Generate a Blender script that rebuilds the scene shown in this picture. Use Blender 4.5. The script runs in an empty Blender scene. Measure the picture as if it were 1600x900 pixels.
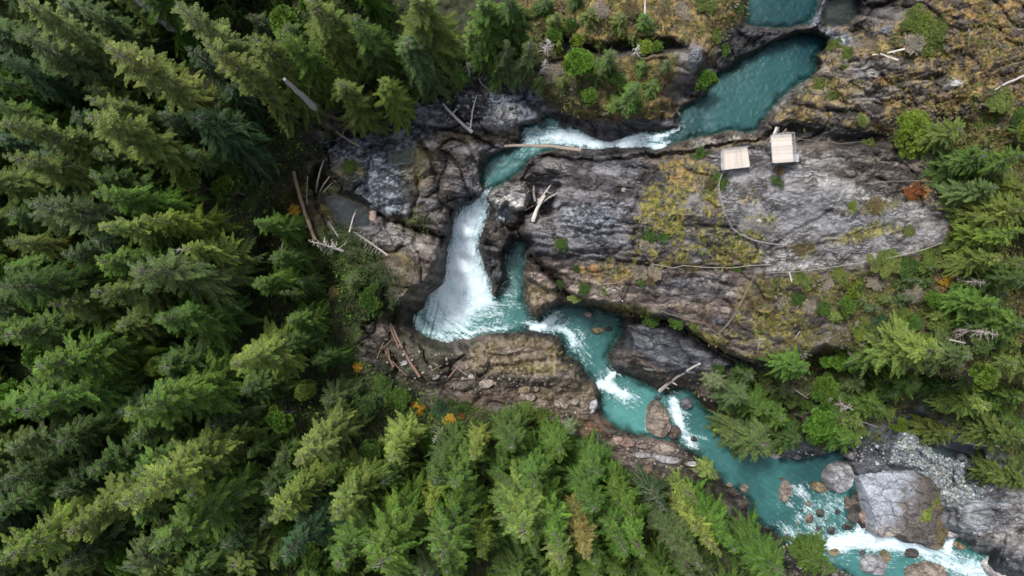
import bpy, math, random
import numpy as np
from mathutils import Vector, Matrix

S = bpy.context.scene
COL = S.collection
# ------------------------------------------------------------------ camera, sky, sun, exposure
HC = 106.7                                   # height of the drone over the main rock level (m)
cam_d = bpy.data.cameras.new('camera')
cam = bpy.data.objects.new('camera', cam_d)
COL.objects.link(cam)
cam.location = (0, 0, HC)
cam.rotation_euler = (0, 0, 0)               # looks straight down
cam_d.sensor_fit = 'HORIZONTAL'
cam_d.angle = 2 * math.atan(80.0 / HC)
cam_d.clip_start = 0.5
cam_d.clip_end = 3000
S.camera = cam

SUN_EL, SUN_AZ = math.radians(60), math.radians(-40)   # from the upper left of the frame
W = bpy.data.worlds.new('World')
S.world = W
W.use_nodes = True
wn, wl_ = W.node_tree.nodes, W.node_tree.links
bg = wn['Background']
sky = wn.new('ShaderNodeTexSky')
sky.sky_type = 'NISHITA'
sky.sun_disc = False
sky.sun_elevation = SUN_EL
sky.sun_rotation = SUN_AZ
sky.air_density = 1.0
sky.dust_density = 4.0
sky.ozone_density = 1.0
bg.inputs['Strength'].default_value = 0.13
hsv = wn.new('ShaderNodeHueSaturation')
hsv.inputs['Saturation'].default_value = 0.42
wl_.new(sky.outputs[0], hsv.inputs['Color'])
wl_.new(hsv.outputs[0], bg.inputs['Color'])

sd = bpy.data.lights.new('sun', 'SUN')
sd.energy = 2.2
sd.angle = math.radians(9)
sd.color = (1.0, 0.96, 0.9)
so = bpy.data.objects.new('sun', sd)
COL.objects.link(so)
_d = Vector((math.sin(SUN_AZ) * math.cos(SUN_EL), math.cos(SUN_AZ) * math.cos(SUN_EL), math.sin(SUN_EL)))
so.rotation_euler = _d.to_track_quat('Z', 'Y').to_euler()
so.location = _d * 200

S.view_settings.view_transform = 'Standard'
S.view_settings.look = 'None'
S.view_settings.gamma = 1
S.view_settings.exposure = 0.62
S.render.resolution_x, S.render.resolution_y = 1024, 576
S.cycles.max_bounces = 6
S.cycles.diffuse_bounces = 3

rng = np.random.default_rng(7)
random.seed(7)

# ------------------------------------------------------------------ survey: picture coordinates (1600x900) -> place
def P(u, v, z):
    k = 0.1 * (HC - z) / HC
    return ((u - 800) * k, (450 - v) * k, z)

def UV(x, y, z):
    k = 0.1 * (HC - z) / HC
    return x / k + 800, 450 - y / k

# ------------------------------------------------------------------ noise
_T = [np.random.default_rng(100 + i).random((256, 256)).astype(np.float32) for i in range(6)]
def vnoise(x, y, s=0):
    t = _T[s % 6]
    off = s * 17
    ix = np.floor(x).astype(np.int64); iy = np.floor(y).astype(np.int64)
    fx = x - ix; fy = y - iy
    fx = fx * fx * fx * (fx * (fx * 6 - 15) + 10); fy = fy * fy * fy * (fy * (fy * 6 - 15) + 10)
    a = t[(ix + off) & 255, (iy + off) & 255]; b = t[(ix + 1 + off) & 255, (iy + off) & 255]
    c = t[(ix + off) & 255, (iy + 1 + off) & 255]; d = t[(ix + 1 + off) & 255, (iy + 1 + off) & 255]
    return (a + (b - a) * fx) * (1 - fy) + (c + (d - c) * fx) * fy
def fbm(x, y, o=4, s=0):
    r = 0; a = 1.0; n = 0
    for i in range(o):
        r = r + a * vnoise(x * 2 ** i + 13.7 * i, y * 2 ** i - 7.3 * i, s + i); n += a; a *= 0.5
    return r / n                                    # 0..1
def voro(x, y, s=0):
    ix = np.floor(x).astype(np.int64); iy = np.floor(y).astype(np.int64)
    f1 = np.full(x.shape, 9.0); f2 = np.full(x.shape, 9.0); idr = np.zeros(x.shape)
    for dx in (-1, 0, 1):
        for dy in (-1, 0, 1):
            cx = ix + dx; cy = iy + dy
            px = cx + _T[s % 6][cx & 255, cy & 255]; py = cy + _T[(s + 1) % 6][cx & 255, cy & 255]
            d = np.hypot(px - x, py - y)
            r = _T[(s + 2) % 6][cx & 255, cy & 255]
            new = d < f1
            f2 = np.where(new, f1, np.minimum(f2, d))
            idr = np.where(new, r, idr)
            f1 = np.where(new, d, f1)
    return f1, f2, idr
def sst(a, b, x):
    t = np.clip((x - a) / (b - a), 0, 1)
    return t * t * (3 - 2 * t)
def idw(U, V, pts, s=40, p=3.0):
    num = np.zeros(U.shape); den = np.zeros(U.shape)
    for (a, b, z) in pts:
        w = ((U - a) ** 2 + (V - b) ** 2 + s * s) ** (-p / 2)
        num += w * z; den += w
    return num / den
def sdf(poly, U, V, pad=80):
    """signed distance in picture units, positive inside; -pad outside the padded box"""
    poly = np.array(poly, float)
    out = np.full(U.shape, -float(pad))
    lo = poly.min(0) - pad; hi = poly.max(0) + pad
    m = (U >= lo[0]) & (U <= hi[0]) & (V >= lo[1]) & (V <= hi[1])
    x = U[m]; y = V[m]
    d2 = np.full(x.shape, 1e9); ins = np.zeros(x.shape, bool)
    n = len(poly)
    for i in range(n):
        ax, ay = poly[i]; bx, by = poly[(i + 1) % n]
        ex, ey = bx - ax, by - ay
        L = ex * ex + ey * ey + 1e-9
        t = np.clip(((x - ax) * ex + (y - ay) * ey) / L, 0, 1)
        d2 = np.minimum(d2, (x - ax - t * ex) ** 2 + (y - ay - t * ey) ** 2)
        if ay != by:
            c = ((ay > y) != (by > y)) & (x < (bx - ax) * (y - ay) / (by - ay) + ax)
            ins ^= c
    d = np.sqrt(d2)
    out[m] = np.where(ins, d, -np.minimum(d, pad))
    return out
def ell(cx, cy, rx, ry, rot, U, V):
    a = math.radians(rot); dx = U - cx; dy = V - cy
    q = np.sqrt(((dx * math.cos(a) - dy * math.sin(a)) / rx) ** 2 + ((dx * math.sin(a) + dy * math.cos(a)) / ry) ** 2)
    return (1 - q) * min(rx, ry)

# ------------------------------------------------------------------ materials
def nm(name):
    m = bpy.data.materials.new(name); m.use_nodes = True
    nt = m.node_tree
    return m, nt, nt.nodes['Principled BSDF']
def N(nt, t, **kw):
    n = nt.nodes.new(t)
    for k, v in kw.items():
        if k in n.inputs: n.inputs[k].default_value = v
        else: setattr(n, k, v)
    return n
def mixc(nt, a, b, f, blend='MIX'):
    n = nt.nodes.new('ShaderNodeMix'); n.data_type = 'RGBA'; n.blend_type = blend
    for i, s in ((6, a), (7, b), (0, f)):
        if hasattr(s, 'links'): nt.links.new(s, n.inputs[i])
        elif isinstance(s, (tuple, list)): n.inputs[i].default_value = (*s, 1)
        else: n.inputs[i].default_value = s
    return n.outputs[2]
def ramp(nt, src, pts):
    r = nt.nodes.new('ShaderNodeValToRGB')
    el = r.color_ramp.elements
    while len(el) < len(pts): el.new(0.5)
    for e, (p, c) in zip(el, pts):
        e.position = p; e.color = (*c, 1) if isinstance(c, (tuple, list)) else (c, c, c, 1)
    nt.links.new(src, r.inputs[0])
    return r.outputs[0]
def noise(nt, scale, detail=5, rough=0.6, vec=None, dist=0.0):
    n = N(nt, 'ShaderNodeTexNoise'); n.inputs['Scale'].default_value = scale
    n.inputs['Detail'].default_value = detail; n.inputs['Roughness'].default_value = rough
    n.inputs['Distortion'].default_value = dist
    if vec is not None: nt.links.new(vec, n.inputs['Vector'])
    return n.outputs[0]
def geo_pos(nt):
    return N(nt, 'ShaderNodeNewGeometry').outputs['Position']
def obj_pos(nt):
    return N(nt, 'ShaderNodeTexCoord').outputs['Object']
def add_bump(nt, b, h, strength, dist):
    bp = N(nt, 'ShaderNodeBump'); bp.inputs['Strength'].default_value = strength
    bp.inputs['Distance'].default_value = dist
    nt.links.new(h, bp.inputs['Height']); nt.links.new(bp.outputs[0], b.inputs['Normal'])

# rock + soil: colour of each spot comes from the survey (vertex colour), grain from noise
m_ground, nt, b = nm('bedrock_and_soil')
att = N(nt, 'ShaderNodeAttribute', attribute_name='col')
pos = geo_pos(nt)
fine = noise(nt, 2.6, 8, 0.75, pos)
mp = N(nt, 'ShaderNodeMapping'); mp.inputs['Scale'].default_value = (0.8, 3.2, 1.2); mp.inputs['Rotation'].default_value = (0, 0, 0.1)
nt.links.new(pos, mp.inputs['Vector'])
str_ = noise(nt, 1.3, 8, 0.72, mp.outputs[0], 0.7)
f1 = ramp(nt, fine, [(0.34, 0.55), (0.5, 0.98), (0.68, 1.5)])
f2 = ramp(nt, str_, [(0.3, 0.55), (0.5, 1.0), (0.7, 1.45)])
c = mixc(nt, att.outputs['Color'], f1, 1.0, 'MULTIPLY')
c = mixc(nt, c, f2, 0.35, 'MULTIPLY')
grit = noise(nt, 8.0, 4, 0.7, pos)
c = mixc(nt, c, ramp(nt, grit, [(0.3, 0.62), (0.5, 1.0), (0.7, 1.4)]), 0.8, 'MULTIPLY')
# joints and cracks following the bedding, only in bare rock (alpha of the survey colour)
dn = N(nt, 'ShaderNodeTexNoise'); dn.inputs['Scale'].default_value = 0.45; dn.inputs['Detail'].default_value = 5; nt.links.new(pos, dn.inputs['Vector'])
vm = N(nt, 'ShaderNodeVectorMath', operation='MULTIPLY_ADD'); nt.links.new(dn.outputs[1], vm.inputs[0]); vm.inputs[1].default_value = (3.2, 3.2, 0); nt.links.new(pos, vm.inputs[2])
cr = None
for (sx, sy, rz, w) in ((0.20, 0.70, 0.10, 0.055), (0.42, 1.5, -0.15, 0.085)):
    mq = N(nt, 'ShaderNodeMapping'); mq.inputs['Scale'].default_value = (sx, sy, .0); mq.inputs['Rotation'].default_value = (0, 0, rz); nt.links.new(vm.outputs[0], mq.inputs['Vector'])
    vo = N(nt, 'ShaderNodeTexVoronoi', feature='DISTANCE_TO_EDGE'); vo.inputs['Scale'].default_value = 1.0; nt.links.new(mq.outputs[0], vo.inputs['Vector'])
    q = ramp(nt, vo.outputs['Distance'], [(0.0, 0.0), (w, 0.75), (w * 2.2, 1.0)])
    cr = q if cr is None else mixc(nt, cr, q, 1.0, 'MULTIPLY')
pm = ramp(nt, noise(nt, 0.25, 3, .5, pos), [(0.38, 0.25), (0.55, 1.0)])
am = N(nt, 'ShaderNodeMath', operation='MULTIPLY'); nt.links.new(att.outputs['Alpha'], am.inputs[0]); nt.links.new(pm, am.inputs[1])
crk = mixc(nt, (1, 1, 1), cr, am.outputs[0])
c = mixc(nt, c, crk, 0.82, 'MULTIPLY')
nt.links.new(c, b.inputs['Base Color'])
nt.links.new(ramp(nt, fine, [(0.3, 0.55), (0.7, 0.9)]), b.inputs['Roughness'])
b.inputs['Specular IOR Level'].default_value = 0.35
hh = mixc(nt, mixc(nt, fine, str_, 0.3), grit, 0.25)
hh = mixc(nt, hh, crk, 0.9, 'MULTIPLY')
add_bump(nt, b, hh, 0.9, 0.32)

# boulders: same idea with per-object colour
m_boulder, nt, b = nm('boulder_stone')
att = N(nt, 'ShaderNodeAttribute', attribute_name='col')
pos = geo_pos(nt)
fine = noise(nt, 2.2, 9, 0.72, pos); big = noise(nt, 0.5, 5, 0.6, pos, 0.8)
c = mixc(nt, att.outputs['Color'], ramp(nt, fine, [(0.3, 0.5), (0.5, 1.0), (0.72, 1.6)]), 1.0, 'MULTIPLY')
c = mixc(nt, c, ramp(nt, big, [(0.35, 0.7), (0.65, 1.2)]), 0.8, 'MULTIPLY')
dn = N(nt, 'ShaderNodeTexNoise'); dn.inputs['Scale'].default_value = 0.5; dn.inputs['Detail'].default_value = 4; nt.links.new(pos, dn.inputs['Vector'])
vm = N(nt, 'ShaderNodeVectorMath', operation='MULTIPLY_ADD'); nt.links.new(dn.outputs[1], vm.inputs[0]); vm.inputs[1].default_value = (3, 3, 3); nt.links.new(pos, vm.inputs[2])
mq = N(nt, 'ShaderNodeMapping'); mq.inputs['Scale'].default_value = (0.22, 0.42, .25); mq.inputs['Rotation'].default_value = (0, 0, .6); nt.links.new(vm.outputs[0], mq.inputs['Vector'])
vo = N(nt, 'ShaderNodeTexVoronoi', feature='DISTANCE_TO_EDGE'); vo.inputs['Scale'].default_value = 1.0; nt.links.new(mq.outputs[0], vo.inputs['Vector'])
crk = ramp(nt, vo.outputs['Distance'], [(0.0, 0.25), (0.035, 0.85), (0.07, 1.0)])
c = mixc(nt, c, crk, 0.8, 'MULTIPLY')
nt.links.new(c, b.inputs['Base Color']); b.inputs['Roughness'].default_value = 0.75
b.inputs['Specular IOR Level'].default_value = 0.35
add_bump(nt, b, mixc(nt, fine, crk, 0.9, 'MULTIPLY'), 1.0, 0.3)

# foliage: tint per leaf (vertex colour) times colour of the individual plant
def foliage(name, transl=0.34):
    m, nt, b = nm(name)
    oi = N(nt, 'ShaderNodeObjectInfo')
    at = N(nt, 'ShaderNodeAttribute', attribute_name='tint')
    c = mixc(nt, oi.outputs['Color'], at.outputs['Color'], 1.0, 'MULTIPLY')
    pn = noise(nt, 0.35, 3, 0.6, geo_pos(nt))
    c = mixc(nt, c, ramp(nt, pn, [(0.35, (0.78, 0.86, 0.78)), (0.65, (1.25, 1.15, 1.0))]), 0.9, 'MULTIPLY')
    nt.links.new(c, b.inputs['Base Color']); b.inputs['Roughness'].default_value = 0.62
    b.inputs['Specular IOR Level'].default_value = 0.25
    tr = N(nt, 'ShaderNodeBsdfTranslucent'); nt.links.new(c, tr.inputs[0])
    mx = N(nt, 'ShaderNodeMixShader'); mx.inputs[0].default_value = transl
    out = nt.nodes['Material Output']
    nt.links.new(b.outputs[0], mx.inputs[1]); nt.links.new(tr.outputs[0], mx.inputs[2]); nt.links.new(mx.outputs[0], out.inputs[0])
    return m
m_leaf = foliage('needles_and_leaves')

def wood(name, c1, c2, sc=3.0):
    m, nt, b = nm(name)
    tc = obj_pos(nt)
    mp = N(nt, 'ShaderNodeMapping'); mp.inputs['Scale'].default_value = (3, 3, 0.6); nt.links.new(tc, mp.inputs['Vector'])
    n = noise(nt, sc, 6, 0.7, mp.outputs[0])
    oi = N(nt, 'ShaderNodeObjectInfo')
    c = mixc(nt, ramp(nt, n, [(0.3, c1), (0.7, c2)]), oi.outputs['Color'], 1.0, 'MULTIPLY')
    nt.links.new(c, b.inputs['Base Color']); b.inputs['Roughness'].default_value = 0.8
    b.inputs['Specular IOR Level'].default_value = 0.2
    add_bump(nt, b, n, 0.6, 0.05)
    return m
m_bark = wood('bark', (0.06, 0.045, 0.035), (0.20, 0.165, 0.14))
m_limb = wood('limb_bark', (0.11, 0.10, 0.09), (0.26, 0.24, 0.22))
m_dead = wood('weathered_wood', (0.32, 0.30, 0.28), (0.62, 0.59, 0.56))
m_plank = wood('deck_timber', (0.40, 0.36, 0.33), (0.66, 0.61, 0.57))
m_metal, nt, b = nm('galvanised_metal')
n_ = noise(nt, 6, 4, 0.6, geo_pos(nt))
nt.links.new(ramp(nt, n_, [(0.3, (0.30, 0.31, 0.32)), (0.7, (0.5, 0.51, 0.52))]), b.inputs['Base Color'])
b.inputs['Metallic'].default_value = 0.4; b.inputs['Roughness'].default_value = 0.5
def plain(name, col, rough=0.7):
    m, nt, b = nm(name)
    n = noise(nt, 14, 4, 0.6, obj_pos(nt))
    nt.links.new(ramp(nt, n, [(0.3, tuple(x * 0.75 for x in col)), (0.7, tuple(min(1, x * 1.2) for x in col))]), b.inputs['Base Color'])
    b.inputs['Roughness'].default_value = rough
    return m

# water: milky glacial water, white where air is churned in, clearer over the shallows
m_water, nt, b = nm('glacial_water')
out = nt.nodes['Material Output']
aw = N(nt, 'ShaderNodeAttribute', attribute_name='foam')       # r foam, g shallow, b murk, low also for shaded water
aflow = N(nt, 'ShaderNodeAttribute', attribute_name='flow')
pos = geo_pos(nt)
sep = N(nt, 'ShaderNodeSeparateColor'); nt.links.new(aw.outputs['Color'], sep.inputs[0])
mpf = N(nt, 'ShaderNodeMapping'); mpf.inputs['Scale'].default_value = (0.34, 1.6, 1.0); nt.links.new(aflow.outputs['Vector'], mpf.inputs['Vector'])
nf = noise(nt, 1.0, 10, 0.68, mpf.outputs[0], 1.2)
ni = noise(nt, 2.0, 10, 0.72, pos, 0.9)
nsum = N(nt, 'ShaderNodeMath', operation='ADD'); nt.links.new(nf, nsum.inputs[0]); nt.links.new(ni, nsum.inputs[1])
# foam coverage = smoothstep over (foam*1.6 + noise - 1.15)
ma = N(nt, 'ShaderNodeMath', operation='MULTIPLY_ADD'); nt.links.new(sep.outputs[0], ma.inputs[0]); ma.inputs[1].default_value = 1.0; nt.links.new(nsum.outputs[0], ma.inputs[2])
na = N(nt, 'ShaderNodeMath', operation='MULTIPLY_ADD'); nt.links.new(nsum.outputs[0], na.inputs[0]); na.inputs[1].default_value = 0.9; na.inputs[2].default_value = -1.13
mb_ = N(nt, 'ShaderNodeMath', operation='ADD'); nt.links.new(ma.outputs[0], mb_.inputs[0]); nt.links.new(na.outputs[0], mb_.inputs[1])
foamf = ramp(nt, (lambda x: (nt.links.new(mb_.outputs[0], x.inputs[0]), x.outputs[0])[1])(N(nt, 'ShaderNodeMath', operation='MULTIPLY')), [(0.58, 0.0), (0.69, 0.40), (0.82, 0.72), (1.0, 1.0)])
fgate = N(nt, 'ShaderNodeMath', operation='MULTIPLY'); nt.links.new(foamf, fgate.inputs[0]); nt.links.new(ramp(nt, sep.outputs[0], [(0.03, 0.0), (0.16, 1.0)]), fgate.inputs[1]); foamf = fgate.outputs[0]
deep = mixc(nt, (0.005, 0.034, 0.042), (0.075, 0.235, 0.225), sep.outputs[2])
lf = noise(nt, 0.12, 4, 0.6, pos, 0.5)
deep = mixc(nt, deep, ramp(nt, lf, [(0.35, 0.75), (0.65, 1.2)]), 0.9, 'MULTIPLY')
deep = mixc(nt, deep, ramp(nt, nf, [(0.35, 0.8), (0.65, 1.25)]), 0.6, 'MULTIPLY')
deep = mixc(nt, deep, (0.36, 0.66, 0.80), ramp(nt, sep.outputs[0], [(0.5, 0.0), (1.0, 0.9)]))
cw = mixc(nt, deep, (0.82, 0.93, 1.0), foamf)
nt.links.new(cw, b.inputs['Base Color'])
rr = ramp(nt, foamf, [(0.0, 0.16), (0.6, 0.7)])
nt.links.new(rr, b.inputs['Roughness'])
b.inputs['IOR'].default_value = 1.33
bh = N(nt, 'ShaderNodeMath', operation='MULTIPLY_ADD'); nt.links.new(ni, bh.inputs[0]); bh.inputs[1].default_value = 0.7; nt.links.new(foamf, bh.inputs[2])
add_bump(nt, b, bh.outputs[0], 0.5, 0.22)
tp = N(nt, 'ShaderNodeBsdfTransparent'); tp.inputs[0].default_value = (0.55, 0.85, 0.85, 1)
mx = N(nt, 'ShaderNodeMixShader')
sh = N(nt, 'ShaderNodeMath', operation='SUBTRACT'); nt.links.new(sep.outputs[1], sh.inputs[0]); nt.links.new(foamf, sh.inputs[1]); sh.use_clamp = True
nt.links.new(sh.outputs[0], mx.inputs[0]); nt.links.new(b.outputs[0], mx.inputs[1]); nt.links.new(tp.outputs[0], mx.inputs[2])
nt.links.new(mx.outputs[0], out.inputs[0])

# clear still water of the side pools
m_still, nt, b = nm('still_water')
out = nt.nodes['Material Output']
b.inputs['Base Color'].default_value = (0.03, 0.04, 0.045, 1); b.inputs['Roughness'].default_value = 0.07; b.inputs['IOR'].default_value = 1.33
add_bump(nt, b, noise(nt, 3, 4, .6, geo_pos(nt)), 0.2, 0.05)
tp = N(nt, 'ShaderNodeBsdfTransparent'); tp.inputs[0].default_value = (0.75, 0.86, 0.86, 1)
mx = N(nt, 'ShaderNodeMixShader'); mx.inputs[0].default_value = .6
nt.links.new(b.outputs[0], mx.inputs[1]); nt.links.new(tp.outputs[0], mx.inputs[2]); nt.links.new(mx.outputs[0], out.inputs[0])

# ------------------------------------------------------------------ object helpers
def mesh_np(name, verts, faces, mat, cols=None, smooth=False, attr='col', nside=None):
    me = bpy.data.meshes.new(name)
    verts = np.asarray(verts, np.float32); faces = np.asarray(faces, np.int32)
    nv, nf, k = len(verts), len(faces), faces.shape[1]
    me.vertices.add(nv); me.vertices.foreach_set('co', verts.ravel())
    me.loops.add(nf * k); me.loops.foreach_set('vertex_index', faces.ravel())
    me.polygons.add(nf); me.polygons.foreach_set('loop_start', np.arange(0, nf * k, k, dtype=np.int32))
    try: me.polygons.foreach_set('loop_total', np.full(nf, k, np.int32))
    except Exception: pass
    if smooth: me.polygons.foreach_set('use_smooth', np.ones(nf, bool))
    if cols is not None:
        cols = np.asarray(cols)
        a = me.attributes.new(attr, 'FLOAT_COLOR', 'POINT')
        c4 = np.ones((nv, 4), np.float32); c4[:, :cols.shape[1]] = cols
        a.data.foreach_set('color', c4.ravel())
    me.update(calc_edges=True); me.validate()
    if mat: me.materials.append(mat)
    return me
def link(name, me, parent=None, color=None):
    o = bpy.data.objects.new(name, me); COL.objects.link(o)
    if parent: o.parent = parent
    if color is not None: o.color = (*color, 1)
    return o
def tag(o, label, cat, group=None):
    o['label'] = label; o['category'] = cat
    if group: o['group'] = group
    return o
def empty(name, loc, label, cat, group=None):
    o = bpy.data.objects.new(name, None); COL.objects.link(o); o.location = loc
    o.empty_display_size = 0.3
    return tag(o, label, cat, group)
class MB:
    """collects vertices and faces (quads; triangles repeat a corner) for one mesh"""
    def __init__(s): s.v = []; s.f = []
    def tube(s, pts, rads, n=6, cap=True):
        base = len(s.v); pts = [Vector(p) for p in pts]
        for i, p in enumerate(pts):
            t = (pts[min(i + 1, len(pts) - 1)] - pts[max(i - 1, 0)]).normalized()
            a = t.orthogonal().normalized() if abs(t.z) > 0.99 else t.cross(Vector((0, 0, 1))).normalized()
            bb = t.cross(a)
            for j in range(n):
                g = 2 * math.pi * j / n
                s.v.append(tuple(p + (a * math.cos(g) + bb * math.sin(g)) * rads[i]))
        for i in range(len(pts) - 1):
            for j in range(n):
                k = (j + 1) % n
                s.f.append((base + i * n + j, base + i * n + k, base + (i + 1) * n + k, base + (i + 1) * n + j))
        if cap:
            for e, i0 in ((0, base), (1, base + (len(pts) - 1) * n)):
                s.f.append(tuple(range(i0, i0 + n))[::-1] if e == 0 else tuple(range(i0, i0 + n)))
    def box(s, c, x, y, z):
        """box with centre c and half-axis vectors x, y, z"""
        base = len(s.v); c = Vector(c); x = Vector(x); y = Vector(y); z = Vector(z)
        for sz in (-1, 1):
            for sx, sy in ((-1, -1), (1, -1), (1, 1), (-1, 1)):
                s.v.append(tuple(c + x * sx + y * sy + z * sz))
        for q in ((3, 2, 1, 0), (4, 5, 6, 7), (0, 1, 5, 4), (1, 2, 6, 5), (2, 3, 7, 6), (3, 0, 4, 7)):
            s.f.append(tuple(base + i for i in q))
    def mesh(s, name, mat):
        me = bpy.data.meshes.new(name); me.from_pydata(s.v, [], s.f); me.update()
        me.materials.append(mat)
        return me
# ------------------------------------------------------------------ survey of the gorge
RIVER = [(1125,112),(1110,128),(1098,150),(1082,160),(1068,165),(1059,178),(1059,200),(1045,200),(1010,206),(985,210),(970,217),(955,223),(945,220),(925,213),(908,205),(895,195),(888,197),(880,203),(876,192),(866,181),(854,178),(848,184),(850,192),(830,194),(812,200),(814,214),(808,226),(795,233),(778,237),(762,246),(752,262),(748,280),(757,298),(748,309),(738,317),(722,322),(712,328),(708,342),(706,365),(699,390),(697,420),(690,445),(670,462),(660,480),(648,490),(645,505),(655,520),(675,530),(700,535),(730,529),(760,521),(800,520),(835,516),(852,521),(872,526),(879,538),(881,551),(893,560),(905,566),(915,581),(921,592),(932,601),(939,618),(939,640),(943,652),(958,664),(985,677),(1030,686),(1058,690),(1068,700),(1090,710),(1094,722),(1083,733),(1104,737),(1126,744),(1132,757),(1152,765),(1172,785),(1168,800),(1178,815),(1210,830),(1232,852),(1255,872),(1290,880),(1330,900),(1350,930),(1350,1010),(1700,1010),(1640,940),(1560,905),(1538,880),(1545,868),(1520,858),(1505,845),(1480,835),(1465,832),(1462,850),(1435,850),(1400,832),(1345,826),(1325,800),(1330,775),(1345,760),(1335,742),(1318,728),(1332,712),(1318,700),(1298,702),(1288,712),(1250,714),(1222,716),(1205,702),(1185,700),(1158,684),(1135,665),(1110,642),(1092,628),(1082,612),(1062,604),(1048,612),(1028,608),(1008,598),(985,588),(962,582),(954,573),(950,560),(957,543),(972,524),(976,506),(970,492),(940,481),(900,477),(872,475),(852,484),(840,499),(829,492),(820,470),(819,448),(818,425),(822,400),(826,385),(816,375),(803,376),(791,392),(786,415),(790,430),(784,447),(772,466),(767,456),(769,440),(760,425),(753,402),(747,386),(755,360),(764,336),(765,320),(760,311),(766,300),(785,286),(800,281),(815,266),(828,248),(842,240),(866,234),(880,228),(895,231),(930,233),(960,231),(990,230),(1020,233),(1036,231),(1047,226),(1062,222),(1078,217),(1100,212),(1120,211),(1140,205),(1165,208),(1181,206),(1190,190),(1206,169),(1226,149),(1250,130),(1272,117),(1278,100),(1275,86),(1291,74),(1291,60),(1276,50),(1245,50),(1212,64),(1180,82),(1150,98)]
UPPOOL = [(1163,-120),(1163,0),(1164,36),(1185,42),(1210,45),(1238,42),(1262,38),(1276,18),(1280,-10),(1285,-120)]
POTHOLE = [(1284,30),(1290,8),(1300,-18),(1330,-22),(1343,0),(1342,22),(1325,38),(1300,43)]
SIDEPOOL = [(508,309),(520,304),(545,312),(565,322),(578,333),(577,352),(560,354),(540,356),(528,350),(524,335),(512,322)]
STREAM = [(1405,655),(1425,650),(1448,662),(1462,688),(1482,700),(1505,707),(1528,712),(1512,722),(1490,720),(1468,712),(1448,698),(1432,680),(1405,672)]
GRAVELPOOL = [(1504,738),(1516,728),(1528,735),(1528,752),(1518,758),(1506,752)]
ROCKPOOL = [(608,238),(640,232),(644,240),(640,254),(612,256)]
POOLS = [(RIVER, None), (UPPOOL, -6.6), (POTHOLE, -5.5), (SIDEPOOL, -12.5), (STREAM, -21.0), (GRAVELPOOL, -20.4), (ROCKPOOL, -7.6)]
WL = [(1210,130,-7),(1260,80,-7),(1130,180,-7),(1080,195,-7.2),(1050,212,-7.5),(1020,218,-8.4),(985,218,-9.0),(955,226,-9.8),(920,220,-10.6),(880,213,-11),(830,205,-11.4),(800,245,-11.7),(770,270,-11.8),(760,300,-12),(742,322,-12.8),(735,340,-13.9),(730,360,-15.2),(725,385,-16.9),(718,415,-18.4),(714,440,-19.6),(700,470,-20.5),(670,500,-20.5),(760,500,-20.5),(800,470,-20.5),(805,400,-20.5),(800,430,-20.5),(832,505,-20.6),(845,508,-21.2),(870,505,-21.9),(920,510,-22),(900,535,-22.1),(940,580,-22.3),(950,600,-22.8),(985,610,-23),(960,640,-23),(1010,660,-23.1),(1048,625,-23.1),(1056,645,-23.7),(1075,680,-24),(1150,710,-24.1),(1230,760,-24.2),(1200,800,-24.2),(1280,720,-24.2),(1290,790,-24.8),(1340,845,-25.5),(1400,850,-26),(1460,865,-26.4),(1540,900,-27),(1650,960,-28)]
HIGH = [(-400,-300,4),(0,0,2),(0,450,0),(0,900,0),(0,1200,0),(300,100,-1),(300,450,-3),(300,800,-2),(600,60,-3),(600,800,-7),(450,250,-7),(400,900,-3),(800,1000,-6),(1100,1000,-8),(760,100,-4),(800,900,-9),(950,60,1),(850,120,-2),(860,50,-1),(1050,60,2),(1100,100,1),(1040,170,-4),(960,20,3),(900,-200,6),(960,330,-0.5),(900,280,-3),(850,370,-3.5),(840,300,-6),(1100,330,1.5),(1300,300,3),(1450,350,5),(1400,100,4.5),(1550,100,9),(1580,300,9),(1250,150,-1),(1300,90,0),(1230,190,-1),(1100,480,-1.5),(1000,450,-2.5),(900,440,-6),(1000,250,-3),(900,250,-5),(1140,250,0),(1220,235,1),(1200,520,-2),(1300,500,0),(1400,500,2),(1550,550,3),(1900,500,10),(1900,0,14)]
LOW = [(640,150,-8),(560,205,-9),(490,280,-13),(480,420,-12),(560,400,-10),(540,560,-14),(440,560,-10),(620,520,-17),(640,560,-17.5),(700,620,-18),(760,560,-18.5),(800,560,-17.5),(860,590,-18.5),(900,640,-19.5),(700,680,-14),(880,700,-18),(950,700,-21),(1040,710,-21.8),(1000,740,-20),(1000,800,-16),(1100,790,-19),(1180,850,-18),(860,800,-13),(600,650,-12),(700,800,-10),(1150,960,-14),(750,140,-9),(820,170,-9.5),(640,300,-9),(700,250,-8.6),(770,180,-9),(770,300,-10),(790,330,-12),(768,380,-17.5),(800,340,-16),(780,430,-19),(850,460,-17),(900,460,-15),(1000,480,-18),(1040,540,-14),(1010,580,-17),(1080,600,-17),(1150,620,-16),(1300,620,-13),(1200,680,-20),(1400,640,-15),(1500,650,-11),(1560,680,-12),(1300,690,-21),(1430,700,-21.6),(1480,740,-21.4),(1400,730,-22),(1550,760,-18),(1560,820,-20),(1620,850,-19),(1700,700,-8),(1500,800,-21.5),(1290,640,-15),(1400,850,-26),(1400,790,-25.5),(1360,780,-26),(1440,800,-25),(1400,750,-24.5),(1450,210,1.5),(1540,185,6),(1640,160,9),(1420,225,.5),(1450,950,-26),(900,210,-9),(980,220,-8.5),(1060,210,-6.2),(1150,60,-5),(1230,48,-4.2),(1300,60,-3.4),(1280,20,-4.5),(1360,20,-2),(1100,215,-6.2),(1200,205,-4),(1300,210,-3),(1350,218,-3),(1500,-200,8)]
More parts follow.
